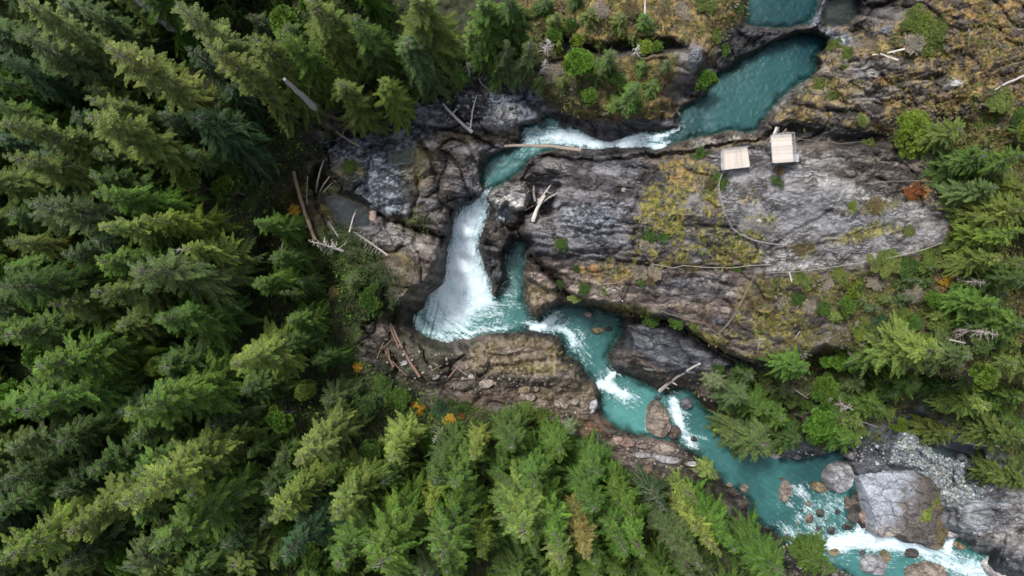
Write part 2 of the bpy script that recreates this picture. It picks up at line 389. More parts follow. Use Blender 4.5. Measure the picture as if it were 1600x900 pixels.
# tops of the high rock; everything outside sits on the lower level
PLATEAU = [(836,243),(862,240),(900,246),(940,250),(1000,240),(1060,236),(1105,228),(1140,222),(1190,217),(1215,222),(1260,225),(1300,222),(1360,224),(1420,232),(1480,215),(1640,150),(2300,150),(2300,560),(1700,575),(1560,600),(1440,585),(1360,560),(1290,545),(1255,560),(1205,572),(1165,566),(1130,552),(1098,536),(1072,518),(1030,502),(985,490),(935,480),(905,470),(885,462),(872,440),(850,425),(838,412),(826,395),(824,378),(812,366),(806,352),(815,335),(832,328),(842,318),(860,310),(868,292),(850,286),(826,286),(812,284),(818,272)]
NORTH = [(-500,-400),(-500,560),(360,520),(400,440),(420,330),(440,270),(500,215),(560,160),(640,120),(700,118),(780,122),(830,140),(858,165),(900,186),(940,192),(985,192),(1040,178),(1052,160),(1050,150),(1090,120),(1110,100),(1122,82),(1128,55),(1140,42),(1158,30),(1160,-400)]
NE = [(1420,-400),(1415,-40),(1400,8),(1372,30),(1340,50),(1300,75),(1285,100),(1280,125),(1240,150),(1215,178),(1198,196),(1240,200),(1290,205),(1340,214),(1385,206),(1440,214),(1500,190),(1640,150),(2300,150),(2300,-400)]
SW = [(-500,500),(360,500),(430,560),(500,620),(600,700),(690,760),(800,840),(950,890),(1100,930),(1250,960),(1300,1200),(1300,1600),(-500,1600)]
# extra rock masses and steps: polygon, height, edge width, doming
STEPS = [
 ([(505,225),(560,206),(640,192),(718,206),(745,212),(786,234),(764,246),(752,265),(746,284),(752,300),(735,314),(714,322),(704,332),(704,368),(690,372),(650,358),(600,343),(575,325),(560,312),(532,296),(512,262)], -7.2, 16, 1.5),
 ([(575,340),(602,350),(650,364),(690,380),(696,408),(690,438),(668,462),(648,484),(612,480),(604,440),(585,405),(560,372)], -10.2, 22, 4.2),
 ([(640,165),(690,150),(760,140),(812,150),(842,172),(844,190),(806,198),(760,200),(700,198),(645,188)], -7.6, 12, .6),
 ([(766,300),(786,286),(815,288),(826,298),(824,325),(806,332),(796,352),(780,345),(770,325)], -8.6, 8, .6),
 ([(768,322),(782,345),(796,366),(794,388),(788,410),(772,395),(760,400),(752,385),(758,362)], -13.5, 12, 1),
 ([(760,400),(786,398),(788,420),(788,432),(782,446),(772,440),(762,424)], -17.0, 10, 1),
 ([(824,446),(850,444),(872,452),(880,465),(868,474),(850,484),(838,494),(830,486),(822,468)], -14.0, 10, 1),
 ([(815,412),(838,418),(860,432),(874,448),(860,452),(838,442),(820,430)], -9.5, 7, .4),
 ([(738,535),(780,525),(830,522),(870,530),(876,548),(896,566),(912,588),(905,600),(860,600),(800,600),(745,590),(720,560)], -16.2, 14, 1.5),
 ([(978,512),(1010,505),(1045,505),(1078,524),(1110,550),(1150,570),(1120,590),(1060,592),(1030,600),(1000,592),(965,578),(955,562),(962,545)], -12.5, 16, 1.2),
 ([(1495,790),(1545,775),(1620,760),(1700,760),(1700,900),(1600,870),(1560,860),(1540,850),(1510,832),(1495,812)], -19.6, 10, .6),
 ([(950,680),(1000,684),(1055,692),(1088,708),(1080,722),(1040,728),(980,715),(940,700)], -21.4, 9, .5),
 ([(845,45),(880,50),(930,70),(975,62),(1050,60),(1070,75),(1040,82),(960,84),(900,90),(850,70)], -2.2, 12, 0),
]
HOLES = [(803,344,13,15,30,13), (788,330,7,12,-25,4), (855,325,9,12,-20,9), (858,292,12,7,0,4), (560,355,14,6,0,2), (768,276,5,5,0,1.0), (670,148,16,5,0,1.2), (740,165,20,9,-15,1.0), (1115,522,3,2,0,0), (640,240,10,5,0,1.0), (502,285,16,26,0,4), (512,440,14,30,0,3)]
CRACKS = [ # polyline, width, depth
 ([(1120,285),(1150,320),(1180,330)],2,.3),
 ([(1205,385),(1235,366),(1262,350),(1300,330)],3,.8),([(1200,392),(1270,385),(1330,368),(1390,350)],2,.5),
 ([(1285,372),(1320,360)],2,.4),([(1000,415),(1060,418),(1150,420),(1190,418)],4,1.2),([(1040,430),(1100,435),(1160,452)],3,.6),
 ([(825,400),(880,405),(940,408),(1000,412)],5,1.6),([(840,385),(900,392),(960,402)],3,.9),([(860,345),(920,362),(980,352)],2,.5),
 ([(820,415),(870,425),(900,445)],4,1.2),([(985,540),(1010,550),(1030,540),(1050,545)],3,.9),([(990,555),(1040,572),(1080,570)],2,.6),
 ([(720,562),(760,575),(800,572),(860,560)],4,1.2),([(735,540),(760,555),(800,556),(850,548)],3,.8),([(780,588),(840,582),(890,580)],3,.8),
 ([(1484,752),(1510,760),(1540,785),(1590,795)],3,.8),([(1500,788),(1530,782),(1560,802),(1600,800)],3,1.2),([(1520,838),(1560,835),(1600,838)],3,.7),
 ([(1240,60),(1290,40),(1340,50)],3,.7),([(1330,130),(1380,160),(1440,150)],3,.8),([(1240,160),(1290,175),(1340,172)],4,1.2),([(1300,140),(1330,170)],3,.8),
 ([(1120,90),(1090,150)],3,.6),([(960,680),(1010,700),(1080,706)],3,.6),([(945,700),(1000,712),(1060,722)],3,.6),([(570,328),(600,340),(640,354),(680,368),(706,376)],5,3.0),([(640,200),(668,236),(684,280),(690,330)],3,1.4),([(560,228),(610,236),(650,262),(655,300),(640,340)],3,1.2),([(700,215),(730,235),(742,262)],3,.9),([(826,330),(870,352),(930,370),(1000,362)],3,1.0),([(890,240),(950,262),(1010,262)],3,.9),([(1010,270),(990,330),(996,400)],4,.9),
 ([(640,205),(700,225),(735,214)],3,.6),([(520,240),(600,228),(650,205)],5,1.4),([(870,400),(930,395),(990,400)],3,.8),([(850,58),(890,66),(935,78),(980,72),(1010,76)],3,1.8),([(860,100),(900,92),(940,96)],3,.7),([(1000,92),(1040,96),(1075,110)],3,.8),([(1010,140),(1040,150),(1060,140)],3,.7),
 ([(850,255),(900,262),(960,268)],2,.4),([(865,262),(910,275)],2,.4),([(1210,300),(1250,306)],2,.4)]

def warp(U, V, a=5.0):
    return (U + a * (fbm(U / 16, V / 16, 3, 1) - 0.5) * 2, V + a * (fbm(U / 16 + 50, V / 16, 3, 2) - 0.5) * 2)
LMIN = 0
def waterlevel(U, V):
    return idw(U, V, WL, 13, 4.0)
def poly_dist(pl, U, V, pad=40):
    out = np.full(U.shape, 999.0)
    A = np.array(pl, float); lo = A.min(0) - pad; hi = A.max(0) + pad
    m = (U > lo[0]) & (U < hi[0]) & (V > lo[1]) & (V < hi[1])
    x = U[m]; y = V[m]; d = np.full(x.shape, 999.0)
    for i in range(len(pl) - 1):
        ax, ay = A[i]; bx, by = A[i + 1]; ex, ey = bx - ax, by - ay
        t = np.clip(((x - ax) * ex + (y - ay) * ey) / (ex * ex + ey * ey), 0, 1)
        d = np.minimum(d, np.hypot(x - ax - t * ex, y - ay - t * ey))
    out[m] = d
    return out

def strata(U, V, ang, s):
    a = math.radians(ang)
    al = (U * math.cos(a) - V * math.sin(a)) * 0.1; ac = (U * math.sin(a) + V * math.cos(a)) * 0.1
    w = fbm(al * 0.18, ac * 0.35, 4, s) * 3.0
    q = ac * 0.42 + w; f = q - np.floor(q)
    led = (sst(0.0, 0.16, f) * (1 - f)) * 1.1 * sst(0.3, 0.6, vnoise(al * .12, ac * .3, s + 3))
    q2 = ac * 1.35 + w * 2.2 + fbm(al * .5, ac, 3, s + 1) * 1.5; f2 = q2 - np.floor(q2)
    led2 = (sst(0, 0.22, f2) * (1 - f2)) * 0.22 * sst(.35, .6, vnoise(al * .25, ac * .4, s + 2))
    F1, F2, idr = voro(al * 0.55 + w * .4, ac * 1.25 + w, s)
    blk = (idr - 0.5) * 0.40 - 0.32 * (1 - sst(0.02, 0.13, F2 - F1))
    G1, G2, idg = voro(al * 1.7 + w, ac * 2.9 + w, s + 1)
    blk2 = (idg - 0.5) * 0.16 - 0.13 * (1 - sst(0.02, 0.15, G2 - G1))
    return led + led2 + blk + blk2

def axis(lo, hi, a, b, fine, coarse):
    return np.concatenate([np.arange(lo, a, coarse), np.arange(a, b, fine), np.arange(b, hi, coarse)])
GX = axis(-620, 2240, 380, 1610, 1.75, 9.0)
GY = axis(-420, 1330, -6, 910, 1.75, 9.0)
U, V = np.meshgrid(GX, GY)
Uw, Vw = warp(U, V)
# soft parts of the place (soil, forest floor) have no ledges
ROCKY = [([(480,205),(640,125),(700,120),(830,130),(900,180),(1060,150),(1120,60),(1300,-60),(1700,-60),(1700,170),(1500,190),(1400,230),(1490,330),(1460,390),(1340,430),(1290,480),(1280,540),(1200,600),(1100,600),(1110,680),(1200,715),(1300,690),(1440,690),(1600,760),(1620,960),(1250,920),(1150,830),(1120,745),(1000,735),(900,690),(820,640),(700,640),(560,590),(560,420),(470,330)], 30)]
rock = sst(-12, 12, sdf(ROCKY[0][0], Uw, Vw))
hi = idw(U, V, HIGH, 35, 3.0); lo = idw(U, V, LOW, 22, 3.2)
hm = np.zeros(U.shape)
for poly, e in ((PLATEAU, 9), (NORTH, 22), (NE, 22), (SW, 60)):
    d = sdf(poly, Uw, Vw, 120)
    hm = np.maximum(hm, sst(-e * 0.6, e * 1.2, d))
Z = lo + (hi - lo) * hm
for poly, z, e, dome in STEPS:
    d = sdf(poly, Uw, Vw, 60)
    m = sst(-e * 0.7, e * 0.5, d)
    Z = Z * (1 - m) + (z + dome * (1 - np.exp(-np.clip(d, 0, 99) / 18)) + 0.25 * dome * (fbm(U / 30, V / 30, 3, 4) - .5)) * m
# relief
amp_big = (fbm(U / 70, V / 70, 5, 3) - 0.5) * 2.2 + (fbm(U / 22, V / 22, 4, 2) - 0.5) * 0.9
Z = Z + amp_big
angs = [(-38, [(650,400),(620,450),(1000,560)]), (-8, [(900,300),(950,360),(1100,460),(800,560),(1040,700),(600,240),(1560,820),(1060,550)]), (16, [(1300,350),(1450,90),(1350,150),(1400,320),(740,170),(950,60),(1200,300)]), (60, [(1220,140),(790,390),(1130,90),(1180,180)])]
ws = [sum(np.exp(-(((U - a) ** 2 + (V - b_) ** 2) / (2 * 70.0 ** 2))) for a, b_ in pts) + 1e-4 for _, pts in angs]
tot = sum(w ** 2 for w in ws)
ST = sum(strata(U, V, ang, i) * (w ** 2) / tot for i, ((ang, _), w) in enumerate(zip(angs, ws)))
_w1 = fbm(U / 70, V / 70, 2, 5) * 1.6; _w2 = fbm(U / 70 + 9, V / 70, 2, 4) * 1.6
nAA = fbm(U / 50 + 3, V / 50, 3, 0)
pF1, pF2, pid = voro((U * .97 + V * .24) / 88 + _w1, (V * .97 - U * .24) / 48 + _w2, 2)
pil = (0.55 - pF1 ** 2) * 2.2 * sst(0, .22, pF2 - pF1) - 1.0 * (1 - sst(0, .07, pF2 - pF1)) * sst(.3, .5, nAA) + (pid - .5) * 1.4
leftw = sst(790, 740, U) * sst(180, 210, V)
smooth_slab = np.maximum(0.55 * sst(-15, 10, sdf([(1130,270),(1200,250),(1300,270),(1480,340),(1440,390),(1240,425),(1170,380)], Uw, Vw)), 0)
Z += ST * (0.10 + 0.80 * rock) * (1 - smooth_slab) + pil * rock * (.62 + .6 * leftw) * (1 - smooth_slab * 1.7)
for _poly, _d0, _w in ((PLATEAU, 5.0, 34), (STEPS[0][0], 2.5, 18)):
    _d = sdf(_poly, Uw, Vw, 120)
    Z -= np.where(_d > 0, _d0 * np.exp(-np.clip(_d, 0, 200) / _w) * sst(1250, 1100, U), 0)
for pl, w, dep in CRACKS:
    d = poly_dist(pl, Uw, Vw)
    Z -= dep * np.exp(-(d / w) ** 2)
for cx, cy, rx, ry, rot, dep in HOLES:
    Z -= dep * sst(-3, 3, ell(cx, cy, rx, ry, rot, Uw, Vw))
# water bodies cut the banks
WLv = waterlevel(U, V)
Dr = sdf([(a, b_) for a, b_ in RIVER], U + (Uw - U) * 0.5, V + (Vw - V) * 0.5, 120)
KB = [(1210,60,.9),(1150,90,.6),(1230,160,.35),(1190,200,.5),(980,200,.8),(930,200,.7),(850,175,1.0),(960,245,.5),(840,280,.7),(745,270,.8),(700,350,.9),(690,430,.6),(660,500,.22),(740,530,.2),(850,530,.5),(900,580,.45),(830,450,1.0),(900,470,1.3),(1000,480,1.4),(800,370,1.0),(770,400,.8),(960,550,.3),(1000,600,.5),(1100,660,.3),(950,680,.2),(1060,720,.15),(1150,790,.2),(1300,700,.25),(1250,870,.2),(1400,840,.35),(1500,850,.35),(1540,880,.3)]
K = idw(U, V, KB, 12, 3.0)
def cut(Z, D, lvl, K, depth):
    out_ = -D
    land = lvl + 0.05 + K * np.clip(out_, 0, None) * (0.7 + 0.6 * fbm(U / 9, V / 9, 3, 5)) + (ST * .45 * sst(0, 8, out_))
    inside = lvl - depth * sst(0, 9, D) - 0.12
    land = np.where(D > 0, inside, np.where(Z < land, np.maximum(Z, lvl + 0.06 * np.clip(out_, 0, 6)), land))
    near = out_ < 110
    return np.where(near, land, Z)
Z = cut(Z, Dr, WLv, K, 2.2)
DP = []
for poly, lv in POOLS[1:]:
    D = sdf(poly, U + (Uw - U) * 0.35, V + (Vw - V) * 0.35, 60)
    small = poly in (STREAM, GRAVELPOOL, ROCKPOOL, SIDEPOOL)
    land = lv + 0.03 + (0.10 if small else 0.55) * np.clip(-D, 0, None) + ST * .25 * sst(0, 6, -D)
    Z = np.where(D > 0, lv - 1.0 * sst(0, 6, D) - .05, np.where(-D < 58, np.where(small, np.where(-D < 12, np.maximum(land * 1.0, np.minimum(Z, land + 1.5 * sst(4, 12, -D))), Z), np.minimum(Z, land)), Z))
    DP.append(D)

def z_at(u, v):
    i = int(np.clip(np.searchsorted(GX, u) - 1, 0, len(GX) - 2)); j = int(np.clip(np.searchsorted(GY, v) - 1, 0, len(GY) - 2))
    a = min(max((u - GX[i]) / (GX[i + 1] - GX[i]), 0), 1); c = min(max((v - GY[j]) / (GY[j + 1] - GY[j]), 0), 1)
    return float((Z[j, i] * (1 - a) + Z[j, i + 1] * a) * (1 - c) + (Z[j + 1, i] * (1 - a) + Z[j + 1, i + 1] * a) * c)
def ground_under(x, y, z=-8.0):
    for _ in range(6):
        u, v = UV(x, y, z); z = 0.5 * z + 0.5 * z_at(u, v)
    return z_at(*UV(x, y, z))

# ------------------------------------------------------------------ colour of the ground (rock, moss, soil; some cliff shadow and rim light painted in)
def mixa(a, b, t):
    return np.asarray(a)[None, None, :] * (1 - t[..., None]) + np.asarray(b)[None, None, :] * t[..., None]
nA = fbm(U / 34, V / 34, 5, 1); nB = fbm(U / 9, V / 9, 5, 3); nC = fbm(U / 4.2, V / 4.2, 4, 4)
nS = fbm(U / 40 + V / 200, V / 9 - U / 60, 5, 2)        # streaky along the bedding
def two(a, b, n, lo_=0.40, hi_=0.60): return mixa(a, b, sst(lo_, hi_, n))
def CL(name):
    if name == 'soil': c = two((.022,.022,.010), (.040,.052,.018), nB)
    elif name == 'soilred': c = two((.055,.035,.022), (.11,.07,.045), nB)
    elif name == 'grey':
        c = two((.085,.080,.086), (.225,.225,.245), nS, .36, .62); c = c * (0.8 + .5 * nC)[..., None]
    elif name == 'blue':
        c = two((.07,.085,.11), (.33,.385,.46), nC, .38, .62)
    elif name == 'bluestr': c = two((.17,.175,.19), (.38,.41,.45), nS, .36, .60); c = c * (0.8 + .4 * nC)[..., None]
    elif name == 'light': c = two((.26,.25,.24), (.42,.41,.395), nB)
    elif name == 'brown': c = two((.052,.043,.038), (.175,.150,.132), nS, .36, .62)
    elif name == 'purple': c = two((.058,.053,.056), (.205,.190,.195), nS, .36, .62)
    elif name == 'tan': c = two((.12,.092,.08), (.31,.255,.225), nS, .36, .62)
    elif name == 'dark': c = two((.022,.022,.026), (.07,.072,.08), nS)
    elif name == 'slate': c = two((.065,.07,.085), (.15,.16,.18), nS)
    elif name == 'bronze':
        c = two((.10,.075,.04), (.30,.25,.18), nC, .38, .62)
    elif name == 'ochre':
        c = two((.10,.075,.045), (.255,.185,.075), nB); c = c * (0.75 + .5 * nC)[..., None]
    elif name == 'moss':
        c = two((.085,.075,.030), (.235,.21,.055), nC)
    elif name == 'green': c = two((.03,.045,.012), (.11,.13,.03), nB)
    elif name == 'olive': c = two((.05,.045,.02), (.14,.12,.045), nB)
    elif name == 'orange': c = two((.14,.06,.02), (.34,.16,.05), nC)
    elif name == 'pale': c = two((.45,.43,.40), (.66,.64,.62), nB)
    elif name == 'bed': c = two((.06,.07,.05), (.20,.19,.14), nC)
    return c
C_ = CL('soil')
def paint(shape, cls, feather=6, op=1.0, ragged=14, thr=None):
    """thr: only where a patch noise is over thr, so lichens and moss come in patches"""
    global C_
    if len(shape) == 5 and not isinstance(shape[0], tuple): d = ell(*shape, U, V)
    else: d = sdf(shape, U, V, 70)
    d = d + (nB - .5) * ragged + (nC - .5) * ragged * .8
    m = sst(-feather, feather, d) * op
    if thr is not None: m = m * sst(thr - .08, thr + .07, nC * .36 + nB * .30 + nS * .34 + (nA - .5) * .35)
    C_ = C_ * (1 - m[..., None]) + CL(cls) * m[..., None]
paint(ROCKY[0][0], 'brown', 14, 1, 30)
# north shelf
NSH = [(800,-200),(1160,-200),(1162,35),(1125,60),(1115,110),(1060,150),(1045,185),(960,195),(880,185),(830,140),(770,120),(740,60),(800,20)]
paint(NSH, 'olive', 10); paint(NSH, 'ochre', 10, .95, 14, .47); paint(NSH, 'soilred', 10, .8, 14, .56)
paint((870,120,60,50,0), 'soil', 12, .8, 20, .45)
paint((960,20,130,45,0), 'ochre', 12, .9); paint((1060,40,50,60,0), 'ochre', 12, .8); paint((900,15,60,20,0), 'moss', 6, .9, 14, .5)
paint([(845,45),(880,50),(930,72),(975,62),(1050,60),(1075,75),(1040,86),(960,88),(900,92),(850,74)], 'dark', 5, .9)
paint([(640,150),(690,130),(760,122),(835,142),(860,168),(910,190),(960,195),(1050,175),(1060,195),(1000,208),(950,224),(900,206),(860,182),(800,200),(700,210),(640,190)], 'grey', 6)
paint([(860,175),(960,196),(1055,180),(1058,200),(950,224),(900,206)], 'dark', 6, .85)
paint((1015,190,50,10,12), 'slate', 5, .9); paint((1080,130,40,22,25), 'slate', 7, .7); paint((1080,95,25,30,0), 'purple', 7, .8); paint((1125,85,8,40,-20), 'light', 4, .6)
paint((1010,170,45,14,0), 'ochre', 6, .8)
# left rocks
LR = STEPS[0][0]
paint(LR, 'brown', 8); paint([(500,220),(580,205),(700,205),(680,225),(640,260),(650,330),(600,340),(540,300)], 'blue', 8, .85)
paint((640,190,60,22,5), 'blue', 8, .8); paint((700,180,50,25,10), 'slate', 8, .8); paint((800,165,45,26,0), 'blue', 8, .85); paint((790,178,24,16,0), 'light', 6, .5)
paint((690,235,50,26,10), 'olive', 8, .85); paint((715,255,32,36,0), 'purple', 8, .9); paint((650,285,24,40,0), 'olive', 8, .7)
paint((735,300,22,26,0), 'blue', 6, .8); paint((700,270,40,70,0), 'brown', 10, .5); paint((680,310,50,24,30), 'purple', 8, .6)
paint((745,285,5,30,10), 'light', 3, .9); paint((545,270,26,18,0), 'olive', 7, .8); paint((600,218,30,10,-15), 'dark', 5, .8)
paint((650,348,34,9,20), 'green', 5, .8); paint((682,270,9,6,0), 'tan', 3, .9); paint((665,283,9,6,0), 'tan', 3, .7); paint((675,226,10,7,0), 'pale', 3, .9, 6)
paint([(742,250),(752,240),(790,236),(786,228),(762,222),(700,226)], 'grey', 5, .7)
paint(STEPS[1][0], 'tan', 8); paint((655,420,26,50,-20), 'brown', 10, .6, 20, .48); paint((620,420,30,40,0), 'olive', 12, .7); paint((685,440,14,44,-15), 'brown', 8, .8)
paint((645,375,50,16,-28), 'light', 8, .55)
paint([(430,290),(500,250),(560,320),(600,380),(620,480),(560,600),(470,560),(420,420)], 'soil', 14, .9)
paint((545,300,20,18,0), 'soil', 10, .7); paint((460,320,40,40,0), 'soilred', 12, .6); paint((515,332,16,16,0), 'olive', 6, .9); paint((560,352,40,10,-10), 'grey', 5, .8); paint((590,365,40,14,-25), 'grey', 6, .7)
paint((520,400,50,60,0), 'green', 14, .25); paint((600,500,60,40,0), 'soil', 14, .8)
# central dome
paint(PLATEAU, 'brown', 8)
paint([(820,250),(900,240),(1000,245),(1010,300),(990,380),(930,405),(850,400),(820,360),(835,300)], 'grey', 10)
paint((860,262,45,22,0), 'purple', 10, .9); paint((930,290,55,22,-20), 'purple', 10, .6); paint((900,380,70,26,-5), 'grey', 10, .9); paint((840,350,22,30,0), 'purple', 8, .8)
paint((960,255,40,10,-6), 'slate', 6, .9); paint((1000,232,40,7,5), 'dark', 4, .8); paint((940,242,30,6,5), 'dark', 5, .8)
paint((920,345,40,30,-10), 'blue', 10, .5)
CM = [(1010,280),(1060,250),(1130,262),(1125,300),(1150,370),(1200,390),(1200,412),(1000,412),(985,380),(995,320)]
paint(CM, 'purple', 8); paint(CM, 'olive', 8, .8, 14, .52); paint(CM, 'moss', 8, .95, 14, .535)
paint((1070,275,30,12,-30), 'ochre', 6, .9); paint((1060,260,24,30,-40), 'ochre', 8, .6, 14, .5); paint((1045,340,30,16,20), 'moss', 7, .6, 14, .48); paint((1160,395,30,16,0), 'moss', 6, .8, 14, .48); paint((1110,300,14,14,0), 'moss', 5, .8)
# path terrace south
paint([(870,420),(960,430),(1040,425),(1180,425),(1170,455),(1120,522),(1080,506),(1000,478),(930,470),(890,455)], 'tan', 6)
paint((1090,450,70,20,0), 'grey', 10, .7); paint((1060,440,60,7,5), 'slate', 5, .6); paint([(1080,500),(1118,522),(1150,480),(1140,470)], 'tan', 6, .8); paint((1085,480,24,10,0), 'olive', 7, .6, 14, .5)
paint([(940,474),(1000,478),(1080,508),(1118,524),(1160,560),(1130,556),(1070,520),(1000,494),(940,482),(900,468)], 'moss', 4, .85)
paint([(905,418),(960,412),(1000,425),(985,440),(945,440),(915,436)], 'ochre', 7, .9); paint((925,425,14,8,0), 'orange', 4, .7, 10, .5)
paint([(1180,435),(1240,430),(1330,430),(1330,520),(1260,562),(1200,572),(1130,552),(1120,522),(1150,480)], 'brown', 8)
paint([(1180,435),(1280,432),(1330,460),(1300,520),(1200,570),(1130,552),(1120,522)], 'moss', 8, .85, 14, .53); paint((1190,455,40,20,0), 'olive', 8, .8); paint((1180,475,18,8,0), 'soilred', 5, .8)
paint((1240,550,40,20,10), 'olive', 8, .7)
# right slab
SL = [(1128,272),(1180,250),(1240,250),(1290,270),(1360,300),(1440,322),(1482,350),(1470,380),(1400,402),(1280,420),(1200,426),(1200,392),(1150,368),(1128,320)]
paint(SL, 'grey', 6); paint(SL, 'light', 8, .28, 20); paint([(1240,235),(1262,245),(1310,275),(1430,318),(1460,350),(1420,350),(1330,300),(1250,272)], 'light', 8, .65)
paint([(1180,420),(1200,395),(1280,402),(1400,392),(1460,372),(1440,392),(1300,420)], 'light', 7, .5); paint((1250,330,60,22,8), 'slate', 10, .5); paint((1370,340,60,14,10), 'slate', 8, .5)
paint((1350,365,55,9,12), 'moss', 5, .9, 12, .5); paint((1370,322,40,8,8), 'olive', 5, .9); paint((1255,388,20,14,0), 'olive', 4, .9); paint((1420,362,14,9,0), 'olive', 4, .8); paint((1188,345,22,9,0), 'moss', 5, .7, 12, .5)
paint((1170,366,13,6,0), 'moss', 4, .9); paint((1220,410,22,10,0), 'light', 5, .8); paint((1165,308,9,6,0), 'ochre', 4, .7)
paint([(1100,215),(1200,210),(1210,222),(1100,240)], 'ochre', 5, .7, 10, .5); paint([(1085,222),(1150,208),(1190,208),(1150,222),(1090,232)], 'light', 5, .6, 10, .48)
paint([(1180,228),(1250,225),(1240,262),(1130,275),(1110,240)], 'grey', 8, .8)
paint([(1250,225),(1360,225),(1450,300),(1400,305),(1300,270)], 'brown', 10, .8); paint((1300,250,60,14,15), 'grey', 9, .5)
# upper right slope
UR = [(1290,40),(1345,50),(1420,0),(1700,-100),(1700,200),(1500,190),(1380,215),(1200,205),(1230,160),(1280,110)]
paint(UR, 'brown', 8); paint(UR, 'purple', 8, .8, 14, .5); paint(UR, 'ochre', 10, .95, 14, .49)
paint((1500,60,110,22,14), 'ochre', 10, .6); paint((1520,140,90,16,14), 'ochre', 10, .7); paint((1540,25,60,10,14), 'orange', 8, .4, 12, .5); paint((1360,110,40,16,12), 'grey', 8, .7); paint((1370,145,40,12,12), 'grey', 8, .6)
paint((1380,125,8,5,0), 'orange', 4, .9); paint((1365,112,12,7,0), 'light', 4, .7); paint((1490,130,10,6,0), 'light', 3, .9)
paint((1230,145,50,9,40), 'light', 5, .7); paint((1310,60,26,10,-15), 'blue', 5, .9); paint([(1262,40),(1280,-30),(1296,-30),(1284,30),(1288,48)], 'blue', 5, .7)  # first strip paints rim light along the big pool's bank
paint([(1130,60),(1160,36),(1205,48),(1262,42),(1285,50),(1245,54),(1205,68),(1150,100),(1118,112)], 'slate', 5, .6); paint([(1130,60),(1160,38),(1205,50),(1270,46),(1245,52),(1205,66),(1150,98),(1118,110)], 'dark', 5, .8)
paint([(1190,200),(1240,186),(1320,196),(1390,212),(1330,224),(1260,214),(1215,212)], 'dark', 5, .95); paint((1370,10,34,16,-25), 'dark', 7, .9); paint((1400,18,60,14,25), 'purple', 6, .5)  # first dark band paints the gorge cliff's shadow into the rock colour
# slopes to the right, under the shrubs
paint([(1240,432),(1340,425),(1480,390),(1490,330),(1440,290),(1500,190),(1700,180),(1700,640),(1300,600),(1290,545),(1330,500),(1280,470)], 'olive', 12); paint((1400,480,150,60,10), 'soil', 12, .6, 20, .5); paint((1320,470,90,50,0), 'moss', 12, .5, 16, .56); paint((1480,440,14,12,0), 'orange', 5, .8); paint((1380,548,24,10,0), 'orange', 5, .7); paint((1437,300,26,10,0), 'orange', 5, .8)
# mid rocks beside the falls
paint(STEPS[3][0], 'light', 5, 1); paint(STEPS[3][0], 'pale', 5, .6, 20); paint((758,290,6,24,30), 'light', 4, .8); paint((805,300,22,9,-25), 'grey', 5, .7); paint(STEPS[4][0], 'dark', 6, .95); paint((774,370,10,18,0), 'bronze', 6, .3); paint(STEPS[5][0], 'slate', 6, .9); paint((785,335,10,12,0), 'blue', 4, .9)
paint(STEPS[7][0], 'tan', 4); paint(STEPS[6][0], 'bronze', 5, .9); paint((838,385,20,14,0), 'slate', 6, .8)
paint([(645,300),(706,330),(706,370),(690,372),(660,360)], 'purple', 6, .7); paint((702,350,6,24,0), 'dark', 4, .7)
# rocks south of the plunge pool
SR = [(640,500),(700,540),(760,524),(835,520),(876,528),(885,556),(915,580),(940,620),(942,650),(960,672),(1060,692),(1096,715),(1060,730),(950,720),(890,690),(820,640),(700,620),(640,600),(560,560),(580,510)]
paint(SR, 'brown', 8); paint([(735,540),(780,524),(870,530),(890,560),(860,590),(780,590),(730,580)], 'bronze', 8, .95); paint((815,548,50,14,0), 'tan', 8, .6, 14, .48)
paint((880,620,60,30,20), 'bronze', 10, .7); paint((740,600,110,14,5), 'brown', 8, .8); paint((650,560,60,50,0), 'soil', 14, .6); paint((780,620,90,12,8), 'soilred', 8, .7); paint((850,575,40,10,0), 'moss', 7, .4, 14, .5)
paint((900,680,50,24,20), 'orange', 9, .4); paint((890,690,40,20,10), 'soil', 9, .6); paint((1010,700,70,14,12), 'tan', 8, .7); paint((1010,765,14,30,0), 'orange', 7, .5); paint((1000,720,50,8,14), 'brown', 6, .6)
paint(STEPS[9][0], 'slate', 7); paint([(955,560),(975,540),(1000,556),(1060,590),(1140,600),(1150,640),(1080,612),(1000,596)], 'tan', 7, .85); paint((1030,525,44,20,15), 'slate', 8, .95)
paint((1110,590,50,14,10), 'brown', 8, .9); paint((1120,620,50,20,10), 'ochre', 8, .4, 14, .5); paint((1110,640,20,14,0), 'soilred', 6, .8); paint([(1050,480),(1080,518),(1130,552),(1200,574),(1150,576),(1080,540),(990,498)], 'dark', 5, .8)  # last strip paints the overhang's shadow along the plateau edge
# lower right
paint([(1170,690),(1300,690),(1440,640),(1540,700),(1700,760),(1700,920),(1560,900),(1400,840),(1330,740)], 'slate', 10)
paint([(1385,700),(1420,668),(1440,682),(1480,712),(1540,725),(1560,780),(1490,780),(1440,740)], 'blue', 8, .9); paint((1380,700,50,12,0), 'slate', 8, .8)
paint(STEPS[10][0], 'grey', 6); paint(STEPS[10][0], 'light', 8, .55, 30); paint((1540,780,55,20,5), 'bluestr', 8, .9); paint((1530,812,55,22,5), 'bluestr', 8, .9); paint((1585,832,45,16,0), 'purple', 8, .35); paint((1545,850,36,7,25), 'light', 5, .8); paint((1540,745,30,22,0), 'tan', 8, .4); paint((1590,745,40,30,0), 'brown', 8, .8)
paint((1250,860,60,26,30), 'dark', 8, .8); paint((1330,885,60,30,0), 'tan', 10, .4); paint((1230,712,60,7,0), 'slate', 6, .8)
